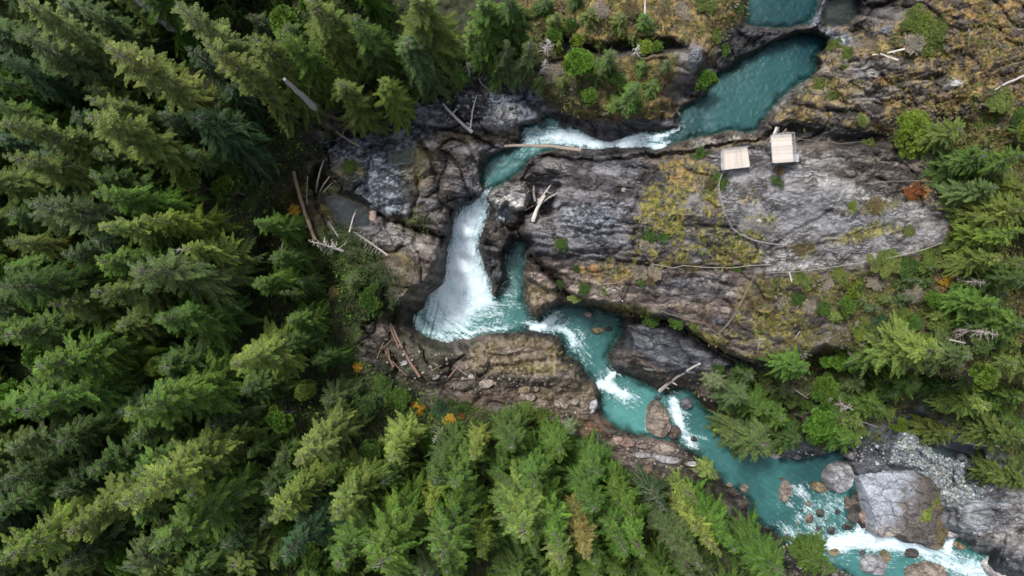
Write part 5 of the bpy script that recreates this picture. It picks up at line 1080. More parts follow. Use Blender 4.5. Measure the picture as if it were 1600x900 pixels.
BL = [
 ([(1010,632),(1020,622),(1034,628),(1042,640),(1045,655),(1050,662),(1044,675),(1035,684),(1020,680),(1008,672),(1007,650)],3.6,'tan','big two-lobed tan boulder splitting the turquoise river',-23.6),
 ((1051,675,13,12,0),2.2,'brown','round brown boulder touching the two-lobed one',-23.8),((1027,621,7,4,0),.9,'slate','low grey rock at the upstream nose of the two-lobed boulder',-23.3),
 ((1225,768,9,20,-8),2.2,'tan','upright oval tan boulder standing alone in the turquoise bend',-24.4),
 ([(1282,742),(1290,728),(1308,719),(1325,722),(1329,740),(1322,758),(1305,769),(1290,762)],4.2,'grey','smooth egg shaped grey boulder at the head of the lower rapids',-24.2),
 ((1374,818,24,13,15),2.4,'light','pale blue fractured block at the lower left foot of the giant boulder',-25.4),((1353,806,15,14,0),2.0,'pink','pinkish fractured block on the left foot of the giant boulder',-25.4),((1418,838,20,10,-10),1.8,'slate','dark block under the giant boulder beside the chute',-25.6),((1392,722,30,8,-4),1.6,'tan','long low tan ledge along the top of the giant boulder',-23.4),
 ((1252,836,9,6,10),.8,'dark','black rock awash left of the dark rock at the foot of the rapids',-25.2),((1298,828,7,9,0),.9,'dark','dark rock in the middle of the broad rapids',-25.3),((1308,800,6,5,0),.6,'dark','small black rock under the egg shaped boulder',-25.0),((1250,797,6,5,0),.6,'dark','small black rock at the upstream edge of the rapids',-24.9),((1292,812,5,4,0),.5,'dark','smallest black rock between the two dark rapids rocks',-25.1),((1262,850,10,7,-15),1.0,'dark','broad wet black rock at the lower left of the rapids',-25.4),((1302,862,10,6,0),1.1,'bronze','brown wet rock under the white chute',-25.6),((1345,862,8,5,0),.9,'dark','small black rock on the lip above the flat faced grey boulder',-26.0),((1466,850,9,5,10),.8,'dark','small black rock by the tail of the giant boulder',-26.2),
 ((1278,761,15,9,-12),1.3,'bronze','flat brownish rock leaning on the egg shaped boulder',-24.3),
 ((1360,880,27,17,-5),3.2,'grey','grey boulder with a flat face south of the white rapids',-26.3),((1378,868,9,13,0),2.4,'bronze','dark upright rock right of the flat faced grey boulder',-26.3),
 ((1420,863,17,9,0),1.8,'dark','wet black rock in the middle of the lower rapids',-26.6),
 ([(1393,902),(1412,880),(1445,873),(1470,880),(1480,897),(1470,918),(1400,920)],3.0,'tan','large tan rock at the bottom edge below the black one',-27.0),
 ((1497,852,12,6,-20),1.0,'bronze','small brown rock below the striped bedrock',-26.4),((1483,826,13,16,10),2.2,'light','pale rock wedged between the giant boulder and the striped bedrock',-25.6),
 ([(1530,880),(1545,868),(1572,872),(1603,885),(1625,910),(1560,908),(1540,896)],2.8,'light','pale boulder in the bottom right corner',-26.9),
 ((1262,786,6,5,0),.8,'brown','brown rock at the left edge of the lower rapids, topmost',-24.9),((1280,801,7,10,0),1.2,'dark','dark rock in white water right of the two brown ones',-25.1),((1263,809,9,9,0),1.1,'brown','brown rock in white water, widest of the rapids cluster',-25.1),
 ((1275,824,11,5,0),.8,'dark','flat dark rock in the rapids below the cluster',-25.3),((1283,846,9,6,20),.8,'dark','dark rock awash at the foot of the rapids cluster',-25.6),((1322,783,6,13,8),1.0,'brown','narrow wet rock beside the foot of the egg shaped boulder',-25.0),
 ((1332,806,11,11,0),1.4,'dark','dark wet rock on the left flank of the giant boulder',-25.3),((1323,822,10,7,0),1.0,'dark','low dark rock just above the main white chute',-25.5),((1243,817,7,7,30),.7,'tan','tan rock at the left side of the rapids',-24.9),((1224,813,8,4,0),.5,'pink','small reddish rock near the left bank of the rapids',-24.6),
 ((1222,748,8,5,0),.4,'brown','nearly sunken brown rock above the upright oval boulder',-24.5),
 ((919,491,7,5,-8),1.0,'tan','small square tan rock in the dark upper corner of the pool',-21.6),((933,516,13,6,5),1.0,'bronze','flat brown rock island in the teal pool',-22.0),((951,514,7,4,0),.6,'dark','small dark rock at the end of the flat island',-22.0),
 ((1084,686,6,5,0),.8,'dark','small dark rock awash below the side chute',-24.0),((1162,762,7,8,20),1.2,'tan','tan rock standing in the river near the left bank',-24.3),((1150,785,18,12,25),2.0,'pink','reddish boulder with pale top on the left bank',-24.2),((1140,757,6,4,0),.5,'pink','low pink rock above the reddish boulder',-24.2),
 ((1073,630,11,9,30),1.6,'slate','smooth slate grey boulder beside the side chute',-22.8),((1015,575,10,5,0),.6,'light','pale slab on the slate grey ledge',None),
 ((820,609,12,8,10),1.4,'bronze','mossy angular rock on the south shore',None),((838,607,6,5,0),.8,'tan','small round rock right of the mossy angular one',None),((824,620,15,8,-8),1.3,'tan','broad flat rock below the mossy angular one',None),((760,599,14,8,15),1.2,'tan','angular tan rock at the end of the driftwood stick',None),
 ((870,607,10,7,20),1.2,'brown','brown block on the jumbled shore',None),((925,635,8,14,-20),1.6,'grey','tall grey block at the water edge of the jumbled shore',None),((876,631,13,9,-20),1.4,'tan','wide tan block in the middle of the jumbled shore',None),((851,630,8,6,0),1.0,'brown','brown rock left of the wide tan block',None),
 ((915,651,10,5,0),.9,'brown','flat brown rock below the tall grey block',None),((898,627,9,6,30),1.0,'tan','tan rock between the wide and the tall block',None),((860,619,8,6,0),.9,'bronze','greenish rock above the wide tan block',None),((896,601,10,6,-20),1.0,'brown','brown rock under the rounded ledge nose',None),((845,645,9,6,0),.9,'brown','brown rock near the lime shrubs of the shore',None),
 ((681,589,8,4,30),.6,'grey','small pale slab among the driftwood',None),((672,575,5,4,0),.6,'tan','small rock beside the forked driftwood',None),((632,567,7,5,20),.7,'grey','grey rock between the long logs',None),((737,588,7,5,0),.6,'light','pale rock among the south shore sticks',None),((725,591,9,4,5),.5,'tan','flat stone right of the driftwood sticks',None),
 ((976,690,20,8,-8),1.0,'pink','pinkish cracked block, leftmost of the river ledges',None),((1007,694,16,8,-5),1.1,'tan','tan block, second of the river ledges',None),((1038,700,20,8,-12),1.2,'tan','long tan block of the river ledges',None),((1068,694,15,8,0),1.0,'tan','last block of the upper ledge row by the river',None),
 ((1004,710,16,6,0),1.2,'grey','grey rounded block in the lower ledge row',None),((1040,716,26,7,-10),1.4,'grey','longest grey block of the lower ledge row',None),((1078,724,13,5,-10),.7,'light','pale flat block at the right end of the ledges',None),((1095,738,28,6,-10),.8,'tan','low striped rock spit pointing into the river',None),
 ((525,460,11,15,10),2.2,'moss','ochre mossy boulder with a white foot in the dark gully',None),((1493,131,11,6,10),.9,'light','lone white boulder on the brown upper right slope',None),((1222,415,9,7,0),.5,'grey','flat round grey rock on the path at the slab corner',None),((1125,500,8,7,0),.9,'slate','round dark rock at the fence corner of the terrace',None),
 ((1345,708,9,7,0),1.0,'light','pale stone left of the gravel bar in dark shallows',-22.3),((1330,712,7,6,0),.8,'light','white stone right above the egg shaped boulder',-22.3),((1380,705,8,7,0),.9,'grey','round stone in the shallows left of the gravel bar',-22.0),((1452,692,3,3,0),.5,'light','tiny white stone in the side stream',-21.0),
 ((1516,722,12,6,10),.7,'grey','flat submerged looking stone above the green gravel pool',-20.6),((1503,715,7,7,0),.7,'slate','rounded stone at the end of the side stream',-20.7),((1212,712,9,5,0),.6,'light','whitish rock at the north bank under the hemlocks',-24.0),((1280,703,12,5,0),.7,'light','pale flat rock at the north bank of the bend',-23.9),((1246,714,8,4,0),.5,'slate','dark flat rock at the north bank of the bend',-24.1),
 ((1288,868,13,10,0),1.5,'brown','brown boulder of the dark jumble beside the low wide trees',None),((1308,878,12,9,20),1.4,'tan','tan boulder of the dark jumble',None),((1322,868,8,7,0),1.1,'dark','dark rock at the water edge of the jumble',None),((1335,898,13,8,0),1.2,'light','pale rock at the bottom of the jumble',None),((1268,880,9,8,0),1.2,'dark','black rock of the jumble nearest the trees',None),((1240,850,9,7,0),.9,'dark','black wet rock on the left bank of the rapids',-24.9),((1228,838,9,7,0),.8,'slate','dark grey wet rock above the black bank rock',-24.7),
 ((1385,48,12,7,20),1.2,'slate','dark rock at the rim above the pothole',None),((1290,112,10,8,0),1.2,'tan','knobbly tan rock at the corner of the big pool',None),((1085,90,12,16,-20),1.8,'slate','dark upright block on the cliff of the mossy shelf',None),((780,178,8,9,0),1.3,'light','pale stone caught in the round kettle hole',None),((800,185,9,6,30),1.2,'grey','grey stone at the outlet of the round kettle hole',None),((789,188,6,7,20),1.1,'slate','narrow slate stone in the round kettle hole',None),
 ((1186,345,5,3,0),.3,'light','little pale stone on the big slab',None),((975,297,6,4,0),.4,'tan','tan stone on the grey dome',None),((900,232,6,4,0),.7,'slate','slate rock at the far end of the bridging log',None),((1048,240,8,4,0),.7,'dark','black rock at the head of the white rapids',-7.9),
]
big_poly = [(1333,742),(1350,733),(1385,727),(1420,725),(1440,732),(1462,752),(1475,775),(1481,800),(1475,825),(1464,845),(1452,855),(1440,852),(1425,842),(1400,840),(1390,828),(1375,824),(1360,834),(1350,820),(1349,800),(1342,782),(1340,765)]
boulder(big_poly, 6.2, 'grey', 'giant boulder, pale blue on the left and brown with moss on the right', 3, -24.6, name='boulder', seg=150, rings=44, colour=big_col, flat=1.7)
for i, (poly, h, st, lab, zb) in enumerate(BL):
    boulder(poly, h, st, lab, i + 11, zb, cat='boulder' if h >= 1 else 'rock', name='boulder' if h >= 1 else 'rock', colour=moss_top if st == 'moss' else None)

# ------------------------------------------------------------------ loose stones and gravel (nobody could count them)
def ico(r):
    t = (1 + 5 ** .5) / 2
    v = np.array([(-1,t,0),(1,t,0),(-1,-t,0),(1,-t,0),(0,-1,t),(0,1,t),(0,-1,-t),(0,1,-t),(t,0,-1),(t,0,1),(-t,0,-1),(-t,0,1)], float); v /= np.linalg.norm(v[0])
    f = [(0,11,5),(0,5,1),(0,1,7),(0,7,10),(0,10,11),(1,5,9),(5,11,4),(11,10,2),(10,7,6),(7,1,8),(3,9,4),(3,4,2),(3,2,6),(3,6,8),(3,8,9),(4,9,5),(2,4,11),(6,2,10),(8,6,7),(9,8,1)]
    return v, np.array(f)
IV, IF = ico(1)
def stones(name, label, cat, pts, sizes, cols, seed):
    r = np.random.default_rng(seed); n = len(pts)
    v = IV[None] * r.uniform(.72, 1.15, (n, 12, 1)) * np.stack([r.uniform(.8, 1.3, n), r.uniform(.7, 1.1, n), r.uniform(.4, .75, n)], 1)[:, None]
    a = r.uniform(0, 6.28, n); ca, sa = np.cos(a)[:, None], np.sin(a)[:, None]
    x = v[..., 0] * ca - v[..., 1] * sa; y = v[..., 0] * sa + v[..., 1] * ca
    v = np.stack([x, y, v[..., 2]], -1) * np.asarray(sizes)[:, None, None] + np.asarray(pts)[:, None]
    F = IF[None] + (np.arange(n) * 12)[:, None, None]
    me = mesh_np(name, v.reshape(-1, 3), F.reshape(-1, 3), m_boulder, np.repeat(np.asarray(cols), 12, 0), False, 'col')
    o = link(name, me); o['kind'] = 'stuff'; return tag(o, label, cat)
def scatter(poly, n, seed, minr=.06, maxr=.35, pw=3, base=None, water_ok=False):
    r = np.random.default_rng(seed); A = np.array(poly); lo_, hi_ = A.min(0), A.max(0); P_, S_, C2 = [], [], []
    while len(P_) < n:
        u, v = r.uniform(lo_[0], hi_[0]), r.uniform(lo_[1], hi_[1])
        if not inside(poly, u, v): continue
        z = z_at(u, v); s = minr + (maxr - minr) * r.random() ** pw
        P_.append(P(u, v, z + s * .2)); S_.append(s)
        b_ = base[r.integers(len(base))]; k = r.uniform(.7, 1.35); C2.append([min(.8, c * k) for c in b_])
    return P_, S_, C2
GB = [(1392,708),(1400,690),(1422,668),(1440,682),(1450,694),(1480,712),(1505,722),(1506,758),(1530,762),(1535,775),(1510,785),(1485,790),(1470,770),(1455,745),(1438,730),(1410,722),(1390,724)]
p_, s_, c_ = scatter(GB, 2600, 1, .10, .48, 2.5, [(.30,.34,.37),(.22,.26,.28),(.40,.42,.42),(.30,.32,.28),(.16,.19,.21)])
stones('gravel_bar', 'pale blue-grey cobbles and gravel heaped behind the giant boulder', 'gravel', p_, s_, c_, 2)
P2, S2, C2 = [], [], []
for poly, n, base in (([(1300,690),(1390,690),(1400,715),(1390,728),(1335,725),(1325,700)], 260, [(.10,.11,.13),(.35,.37,.40),(.16,.17,.18)]), ([(1500,708),(1545,712),(1560,745),(1545,775),(1505,720)], 260, [(.25,.24,.25),(.15,.14,.14),(.32,.31,.32)]),
    ([(640,540),(735,560),(860,590),(930,610),(940,650),(900,690),(820,630),(720,610),(650,600),(590,560),(600,520)], 750, [(.12,.10,.08),(.18,.15,.12),(.09,.07,.06),(.28,.25,.22)]), ([(1230,840),(1260,850),(1330,880),(1340,915),(1270,910),(1220,860)], 500, [(.05,.05,.05),(.16,.14,.13),(.28,.27,.26)]),
    ([(1180,700),(1300,696),(1300,714),(1180,712)], 180, [(.12,.12,.13),(.35,.36,.38)]), ([(700,130),(770,150),(765,200),(690,190)], 200, [(.05,.05,.06),(.3,.3,.28)]), ([(760,172),(806,172),(806,196),(770,198)], 90, [(.25,.27,.30),(.12,.13,.15)]),
    ([(950,680),(1080,700),(1070,735),(960,715)], 260, [(.18,.15,.13),(.26,.23,.2)]), ([(1060,590),(1160,600),(1150,640),(1090,620)], 220, [(.12,.1,.08),(.24,.2,.17)])):
    a, b_, c = scatter(poly, n, len(P2), .07, .42, 3, base); P2 += a; S2 += b_; C2 += c
stones('loose_stones', 'loose broken stones littering the banks of the river', 'stones', P2, S2, C2, 5)

# ------------------------------------------------------------------ ground cover: moss cushions, heather and grass on rock, ferns under the trees
def tufts(name, label, cat, pts, size, cols, per, seed):
    r = np.random.default_rng(seed); n = len(pts); b_ = np.repeat(np.asarray(pts), per, 0); sz = np.repeat(np.asarray(size), per)
    m = n * per; a = r.uniform(0, 6.28, m); q = sz * np.sqrt(r.random(m)) * .9
    base = b_ + np.stack([q * np.cos(a), q * np.sin(a), sz * r.uniform(0, .35, m)], 1)
    d = np.stack([np.cos(a) + r.normal(size=m) * .6, np.sin(a) + r.normal(size=m) * .6, r.uniform(.1, 1.0, m)], 1)
    nn = r.normal(size=(m, 3)) * .4 + [0, 0, 1]; ln = sz * r.uniform(.35, .9, m)
    t = np.repeat(np.asarray(cols), per, 0) * r.uniform(.6, 1.4, (m, 1))
    me = leaf_mesh(name, base, d, nn, ln, ln * r.uniform(.3, .5, m), t)
    o = link(name, me, None, (1, 1, 1)); o['kind'] = 'stuff'; return tag(o, label, cat)
r = np.random.default_rng(44)
Cn = C_.reshape(ny, nx, 3)
def col_at(u, v):
    i = int(np.clip(np.searchsorted(GX, u) - 1, 0, nx - 2)); j = int(np.clip(np.searchsorted(GY, v) - 1, 0, ny - 2)); return Cn[j, i], Dr[j, i]
pt, sz, cc = [], [], []
while len(pt) < 8500:
    u, v = r.uniform(500, 1610), r.uniform(-5, 620)
    c, dr = col_at(u, v)
    if dr > -4 or c[0] < c[2] * 2.0 or c[0] < .05: continue
    x, y, z = P(u, v, z_at(u, v)); s = r.uniform(.14, .42)
    g_ = r.random()
    col = np.clip(c * 1.15, .05, .6) if g_ < .6 else (np.array([.20,.22,.04]) if g_ < .78 else (np.array([.09,.11,.03]) if g_ < .9 else np.array([.22,.14,.06])))
    pt.append((x, y, z)); sz.append(s); cc.append(col)
while len(pt) < 9900:
    u, v = r.uniform(800, 1610), r.uniform(-5, 620)
    c, dr = col_at(u, v)
    if dr > -8 or c[0] < c[2] * 1.7: continue
    g_ = r.random(); pt.append(P(u, v, z_at(u, v))); sz.append(r.uniform(.4, 1.15)); cc.append(np.array([.10,.13,.035]) if g_ < .4 else (np.array([.16,.15,.05]) if g_ < .65 else (np.array([.17,.15,.14]) if g_ < .85 else np.array([.12,.08,.045]))))
tufts('moss_and_heather', 'yellow moss, dry grass and heather growing over the rock', 'ground cover', pt, sz, cc, 12, 3)
pt, sz, cc = [], [], []
FE = [(-60,-60),(600,-60),(640,60),(560,180),(500,230),(440,290),(470,380),(520,380),(610,470),(560,520),(560,580),(690,650),(830,650),(905,700),(1100,790),(1250,900),(1250,960),(-60,960)]
while len(pt) < 8500:
    u, v = r.uniform(-60, 1250), r.uniform(-60, 960)
    if not inside(FE, u, v) or (u < 380 and r.random() < .5): continue
    x, y, z = P(u, v, z_at(u, v)); g_ = r.random()
    pt.append((x, y, z)); sz.append(r.uniform(.4, 1.1)); cc.append(np.array([.06,.12,.025]) if g_ < .55 else (np.array([.11,.20,.035]) if g_ < .9 else np.array([.10,.08,.03])))
for cx, cy, rr_, n, col in ((560,410,42,260,(.07,.13,.04)),(600,450,30,160,(.05,.10,.04)),(560,480,30,130,(.05,.10,.035)),(530,375,26,110,(.08,.13,.05)),(500,410,26,90,(.10,.15,.03)),(650,350,26,60,(.08,.11,.03)),(450,330,30,80,(.08,.08,.03))):
    for _ in range(n):
        a, q = r.uniform(0, 6.28), rr_ * math.sqrt(r.random()); u, v = cx + q * math.cos(a), cy + q * math.sin(a)
        x, y, z = P(u, v, z_at(u, v)); pt.append((x, y, z)); sz.append(r.uniform(.3, .8)); cc.append(np.array(col) * r.uniform(.4, .95))
for poly, n, cols in (([(1130,600),(1200,575),(1300,560),(1420,590),(1400,690),(1200,705),(1130,660)], 1100, [(.07,.11,.03),(.10,.15,.035),(.05,.07,.03),(.12,.09,.05)]), ([(1420,580),(1500,520),(1620,500),(1620,740),(1540,720),(1470,660)], 900, [(.07,.10,.03),(.05,.07,.02),(.14,.15,.04)]), ([(1490,220),(1620,200),(1620,520),(1480,480),(1490,350)], 1100, [(.07,.10,.03),(.12,.13,.04),(.04,.05,.02)]), ([(560,560),(640,600),(760,640),(830,640),(830,680),(640,660),(540,600)], 400, [(.06,.10,.03),(.10,.17,.03)])):
    k = 0
    while k < n:
        A = np.array(poly); u, v = r.uniform(A[:, 0].min(), A[:, 0].max()), r.uniform(A[:, 1].min(), A[:, 1].max())
        if not inside(poly, u, v): continue
        k += 1; pt.append(P(u, v, z_at(u, v))); sz.append(r.uniform(.3, .9)); cc.append(np.array(cols[r.integers(len(cols))]))
tufts('undergrowth', 'ferns and low green undergrowth on the forest floor', 'undergrowth', pt, sz, cc, 10, 4)

# ------------------------------------------------------------------ shrubs
BUSH = [ # u, v, radius, height, colour, twigs?, label
 (892,42,1.4,1.5,'br',0,'bright green shrub above the dark cliff band of the mossy shelf'),(965,50,1.2,1.2,'gr',0,'green shrub in the middle of the mossy shelf above the dark band'),(975,70,.9,1,'gr',0,'small green shrub tucked under the dark cliff band'),(1046,64,.9,1,'br',0,'rounded green shrub right of the thin white pole'),(1018,78,1.5,1.3,'md',0,'dark green shrub below the dark cliff band'),(1116,57,1.4,.8,'yg',0,'lime cushion shrub on the cliff top above the pool'),(1130,80,1.3,1.4,'br',0,'green shrub clinging to the cliff over the pool'),
 (1150,15,1.2,1,'gr',0,'green tuft bush beside the small upper pool'),(1100,8,2.0,1.4,'jun',0,'olive bush at the top edge left of the upper pool'),(862,118,1.8,1.8,'gy',1,'grey leafless bush left of the rounded bright tree'),(835,20,1.6,1.4,'jun',0,'yellowish bush at the top left of the mossy shelf'),(962,160,1.8,1.0,'jun',0,'low olive bush at the edge of the mossy shelf'),(990,165,1.6,1.1,'md',0,'dark low bush above the white rapids'),
 (925,168,1.5,.9,'brn',0,'brown low bush above the rapids cliff'),(912,150,1.3,1.2,'gr',0,'green bush under the rounded bright tree'),(1092,243,1.6,1.2,'br',0,'bright green bush left of the first deck'),(1122,286,1.9,1.0,'gr',0,'olive green bush at the fence start below the first deck'),(1108,290,1.2,.9,'brn',0,'brown bush left of the fence start'),(1214,268,1.2,1.4,'brn',0,'brownish bush at the foot of the second deck'),(1212,284,1.2,1.0,'md',0,'dark green bush under the second deck'),
 (877,382,1.4,.8,'gr',0,'small green shrub on the grey dome'),(1014,368,1.8,1.0,'md',0,'green shrub on the moss slope, left one'),(1038,370,1.4,.9,'br',0,'lime shrub on the moss slope, right one'),(1010,380,1.5,1.0,'gy',1,'grey twiggy shrub left of the lime shrub on the moss slope'),(1148,421,1.1,.8,'gr',0,'dark green shrub on the wire fence line'),(900,420,.9,.8,'gr',0,'little green shrub on the ochre ledge'),
 (1000,428,1.5,1.1,'gy',1,'pinkish grey twiggy shrub on the terrace rim, left'),(1022,426,1.3,1.1,'gy',1,'pinkish grey twiggy shrub on the terrace rim, right'),(1018,437,1.4,.9,'brn',0,'brown and green shrub on the terrace rim'),(1000,437,1.2,.7,'gr',0,'low green shrub under the left twiggy shrub'),(1035,412,.9,.7,'tn',0,'straw coloured tuft on the fence line'),(1080,415,1.7,.8,'brn',0,'wide brown shrub on the wire fence line'),
 (912,451,1.4,1.0,'gr',0,'green shrub on the terrace lip, nearest the river'),(878,442,1.3,1.2,'md',0,'dark green shrub in the cleft left of the terrace'),(900,464,1.7,1.1,'ly',0,'pale feathery shrub hanging over the terrace lip'),(944,453,.9,.5,'lg',0,'small round green shrub on the tan terrace'),(1017,496,1.8,1.4,'br',0,'bright green bush hanging over the overhang, left'),(1057,503,1.4,1.0,'br',0,'bright green bush hanging over the overhang, right'),(1085,510,1.2,.7,'yg',0,'mossy yellow bush right of the two overhang bushes'),
 (1255,386,1.5,.6,'brn',0,'brown shrub island on the grey slab'),(1420,362,1.1,.5,'jun',0,'small olive shrub on the tip of the grey slab'),(1372,322,1.9,.5,'brn',0,'long brown mat shrub on the grey slab'),(1330,325,1.2,.4,'yg',0,'yellow green mat on the grey slab'),
 (1437,300,1.9,.9,'red',0,'rusty red shrub between the slab and the dark hollow'),(1422,304,1.2,.7,'red',0,'smaller rust coloured shrub left of the red one'),(1478,440,1.3,.9,'gold',0,'golden autumn shrub on the right slope'),(1500,442,1.1,.8,'red',0,'orange brown shrub right of the golden one'),(1372,547,1.2,.8,'gold',0,'orange shrub above the lower right trees'),
 (1500,335,2.4,1.4,'yg',0,'yellow-green shrub right of the slab tip'),(1525,322,2.2,1.6,'jun',0,'olive shrub above the yellow-green one by the slab tip'),(1250,436,2.0,1.0,'jun',0,'olive shrub just below the left end of the slab'),(1338,447,2.4,1.2,'yg',0,'yellow-green shrub below the middle of the slab'),(1380,410,2.4,1.0,'jun',0,'olive shrub along the lower slab edge, middle'),(1415,415,2.4,1.0,'gr',0,'green shrub along the lower slab edge'),(1450,398,2.6,1.1,'yg',0,'lime shrub along the lower slab edge, right'),(1500,375,2.6,1.2,'yg',0,'bright yellow-green shrub right of the slab edge path'),(1480,385,2.0,1.1,'jun',0,'olive shrub at the right end of the slab fence'),
 (1243,466,1.6,1.2,'gr',0,'green shrub on the brown plateau, left of three'),(1222,472,1.7,1.2,'gy',1,'grey twiggy shrub beside the green plateau shrub'),(1262,475,1.5,1.1,'gy',1,'lilac grey shrub in the middle of the brown plateau'),(1285,482,1.3,1.0,'gr',0,'small green shrub on the brown plateau, right of three'),(1375,505,1.8,1.1,'bg',0,'bluish green shrub on the right slope'),(1350,508,1.4,.9,'jun',0,'olive shrub left of the bluish green one'),(1345,520,1.8,1.2,'gy',1,'grey twiggy shrub below the bluish green one'),
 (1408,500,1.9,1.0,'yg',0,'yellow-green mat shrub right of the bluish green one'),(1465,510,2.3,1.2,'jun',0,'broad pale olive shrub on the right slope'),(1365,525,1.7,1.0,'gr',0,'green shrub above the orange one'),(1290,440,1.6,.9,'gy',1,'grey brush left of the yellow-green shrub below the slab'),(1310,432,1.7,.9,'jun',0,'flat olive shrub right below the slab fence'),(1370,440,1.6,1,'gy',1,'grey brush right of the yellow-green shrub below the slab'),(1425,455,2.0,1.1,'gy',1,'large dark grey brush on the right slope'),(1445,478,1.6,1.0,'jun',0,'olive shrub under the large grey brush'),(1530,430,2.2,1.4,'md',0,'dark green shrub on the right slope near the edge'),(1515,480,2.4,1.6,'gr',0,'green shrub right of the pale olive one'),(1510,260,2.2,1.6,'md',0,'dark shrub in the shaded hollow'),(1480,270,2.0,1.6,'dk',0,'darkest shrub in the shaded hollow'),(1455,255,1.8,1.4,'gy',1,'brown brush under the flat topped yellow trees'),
 (1300,75,1.8,1.0,'yg',0,'lime shrub near the corner of the big pool'),(1322,85,1.3,.8,'yg',0,'small lime shrub right of the corner one'),(1320,108,1.1,.8,'yg',0,'lime tuft below the two at the pool corner'),(1430,38,2.8,1.5,'yg',0,'long lime juniper on the upper right slope'),(1460,50,2.4,1.6,'jun',0,'olive juniper joined to the long lime one'),(1452,75,2.4,1.6,'jun',0,'dark olive juniper below the lime one'),(1425,70,2.0,1.3,'gy',1,'grey dead part of the junipers on the upper right slope'),(1280,135,1.5,.9,'jun',0,'olive shrub on the bank of the big pool'),(1300,150,1.3,.7,'jun',0,'small olive shrub further up the pool bank'),(1345,190,1.4,.8,'jun',0,'olive shrub above the dark crevice'),(1355,225,1.2,.7,'jun',0,'olive tuft below the dark crevice'),(1560,160,2.6,1.0,'jun',0,'mustard mat shrub near the white fallen stem'),(1545,185,2.4,1.0,'jun',0,'mustard mat shrub above the right edge trees'),(1590,185,2.2,1.2,'gr',0,'green shrub on the right edge of the brown slope'),
 (935,690,1.9,1.7,'sg',0,'grey-green round shrub on the rusty shore soil'),(822,640,2.0,1.6,'ly',0,'lime shrub at the south shore edge, left'),(845,648,1.9,1.5,'yg',0,'lime shrub at the south shore edge, right'),(648,632,1.0,1.2,'gold',0,'golden shrub left of two at the forest tip'),(658,640,1.0,1.5,'gold',0,'golden shrub right of two at the forest tip'),(702,655,1.2,1.2,'gold',0,'golden shrub above the narrow pale tree'),(722,650,.8,1.0,'red',0,'orange sprig right of the golden shrub'),(690,640,2.4,2.0,'bg',0,'dark green shrub at the shore right of the golden pair'),(720,635,2.4,2.0,'md',0,'second dark green shrub at the shore, farther right'),(622,620,2.4,2.2,'br',0,'lime edged shrub left of the golden pair'),(560,572,1.2,1.4,'gold',0,'golden leaves shrub at the edge of the gully forest'),(600,600,2.4,2.0,'gr',0,'green shrub above the lime edged one'),
 (1096,660,1.4,1.2,'yg',0,'yellow-green shrub on the north bank beside the side chute'),(1120,575,1.4,1.0,'gr',0,'soft green shrub near the white log'),(1215,555,1.3,.8,'jun',0,'olive shrub on the plateau rim'),(1016,765,1.2,1.0,'red',0,'rust coloured shrub between the shore conifers'),(1070,760,1.8,1.6,'gr',0,'green shrub on the low river bank'),(548,260,1.3,1.0,'gr',0,'green shrub beside the thin sticks left of the blue rock'),(464,330,1.5,1.4,'gold',0,'yellowish shrub by the leaning brown trunk'),
 (480,300,1.3,1.0,'jun',0,'olive shrub at the forest edge above the leaning trunk'),(880,388,.7,.5,'jun',0,'tiny olive tuft beside the dome shrub'),(700,150,1.4,1.0,'brn',0,'rusty shrub at the top of the grey shelf'),(985,20,1.7,.9,'brn',0,'brown heather bush near the white pole'),(1065,20,1.6,.8,'gy',1,'grey brush at the top of the mossy shelf'),(940,15,1.8,1.0,'gy',1,'grey twiggy brush at the top edge of the mossy shelf'),(790,105,2.0,1.8,'gr',0,'green bush left of the grey dead tree'),
]
for i, (u, v, rr_, h, col, tw, lab) in enumerate(BUSH):
    z = z_at(u, v); x, y, _ = P(u, v, z)
    o = empty('shrub', (x, y, z), lab, 'shrub'); o.rotation_euler = (0, 0, i * 1.3)
    if tw:
        me, H0, R0 = TW[i % 2]; o.scale = (rr_ / R0, rr_ / R0, h / H0); w = link('twigs', me, o, (.50, .44, .43)); w['kind'] = 'stuff'
        crown = PR['bush'][i % 3][0]; c = link('foliage', crown, o, (.13, .11, .07)); c.scale = (.8, .8, .5)
    else:
        crown, trunk, limbs, H0, R0 = PR['bush'][i % 4]; o.scale = (rr_ / R0 * random.uniform(1.0, 1.3), rr_ / R0 * random.uniform(.7, 1.0), h / H0)
    c = PAL[col]; link('foliage', crown, o, tuple(q * (.62 if col in ('br', 'gr', 'lg', 'yg') else .85) for q in c)); link('stem', trunk, o, (1, 1, 1))

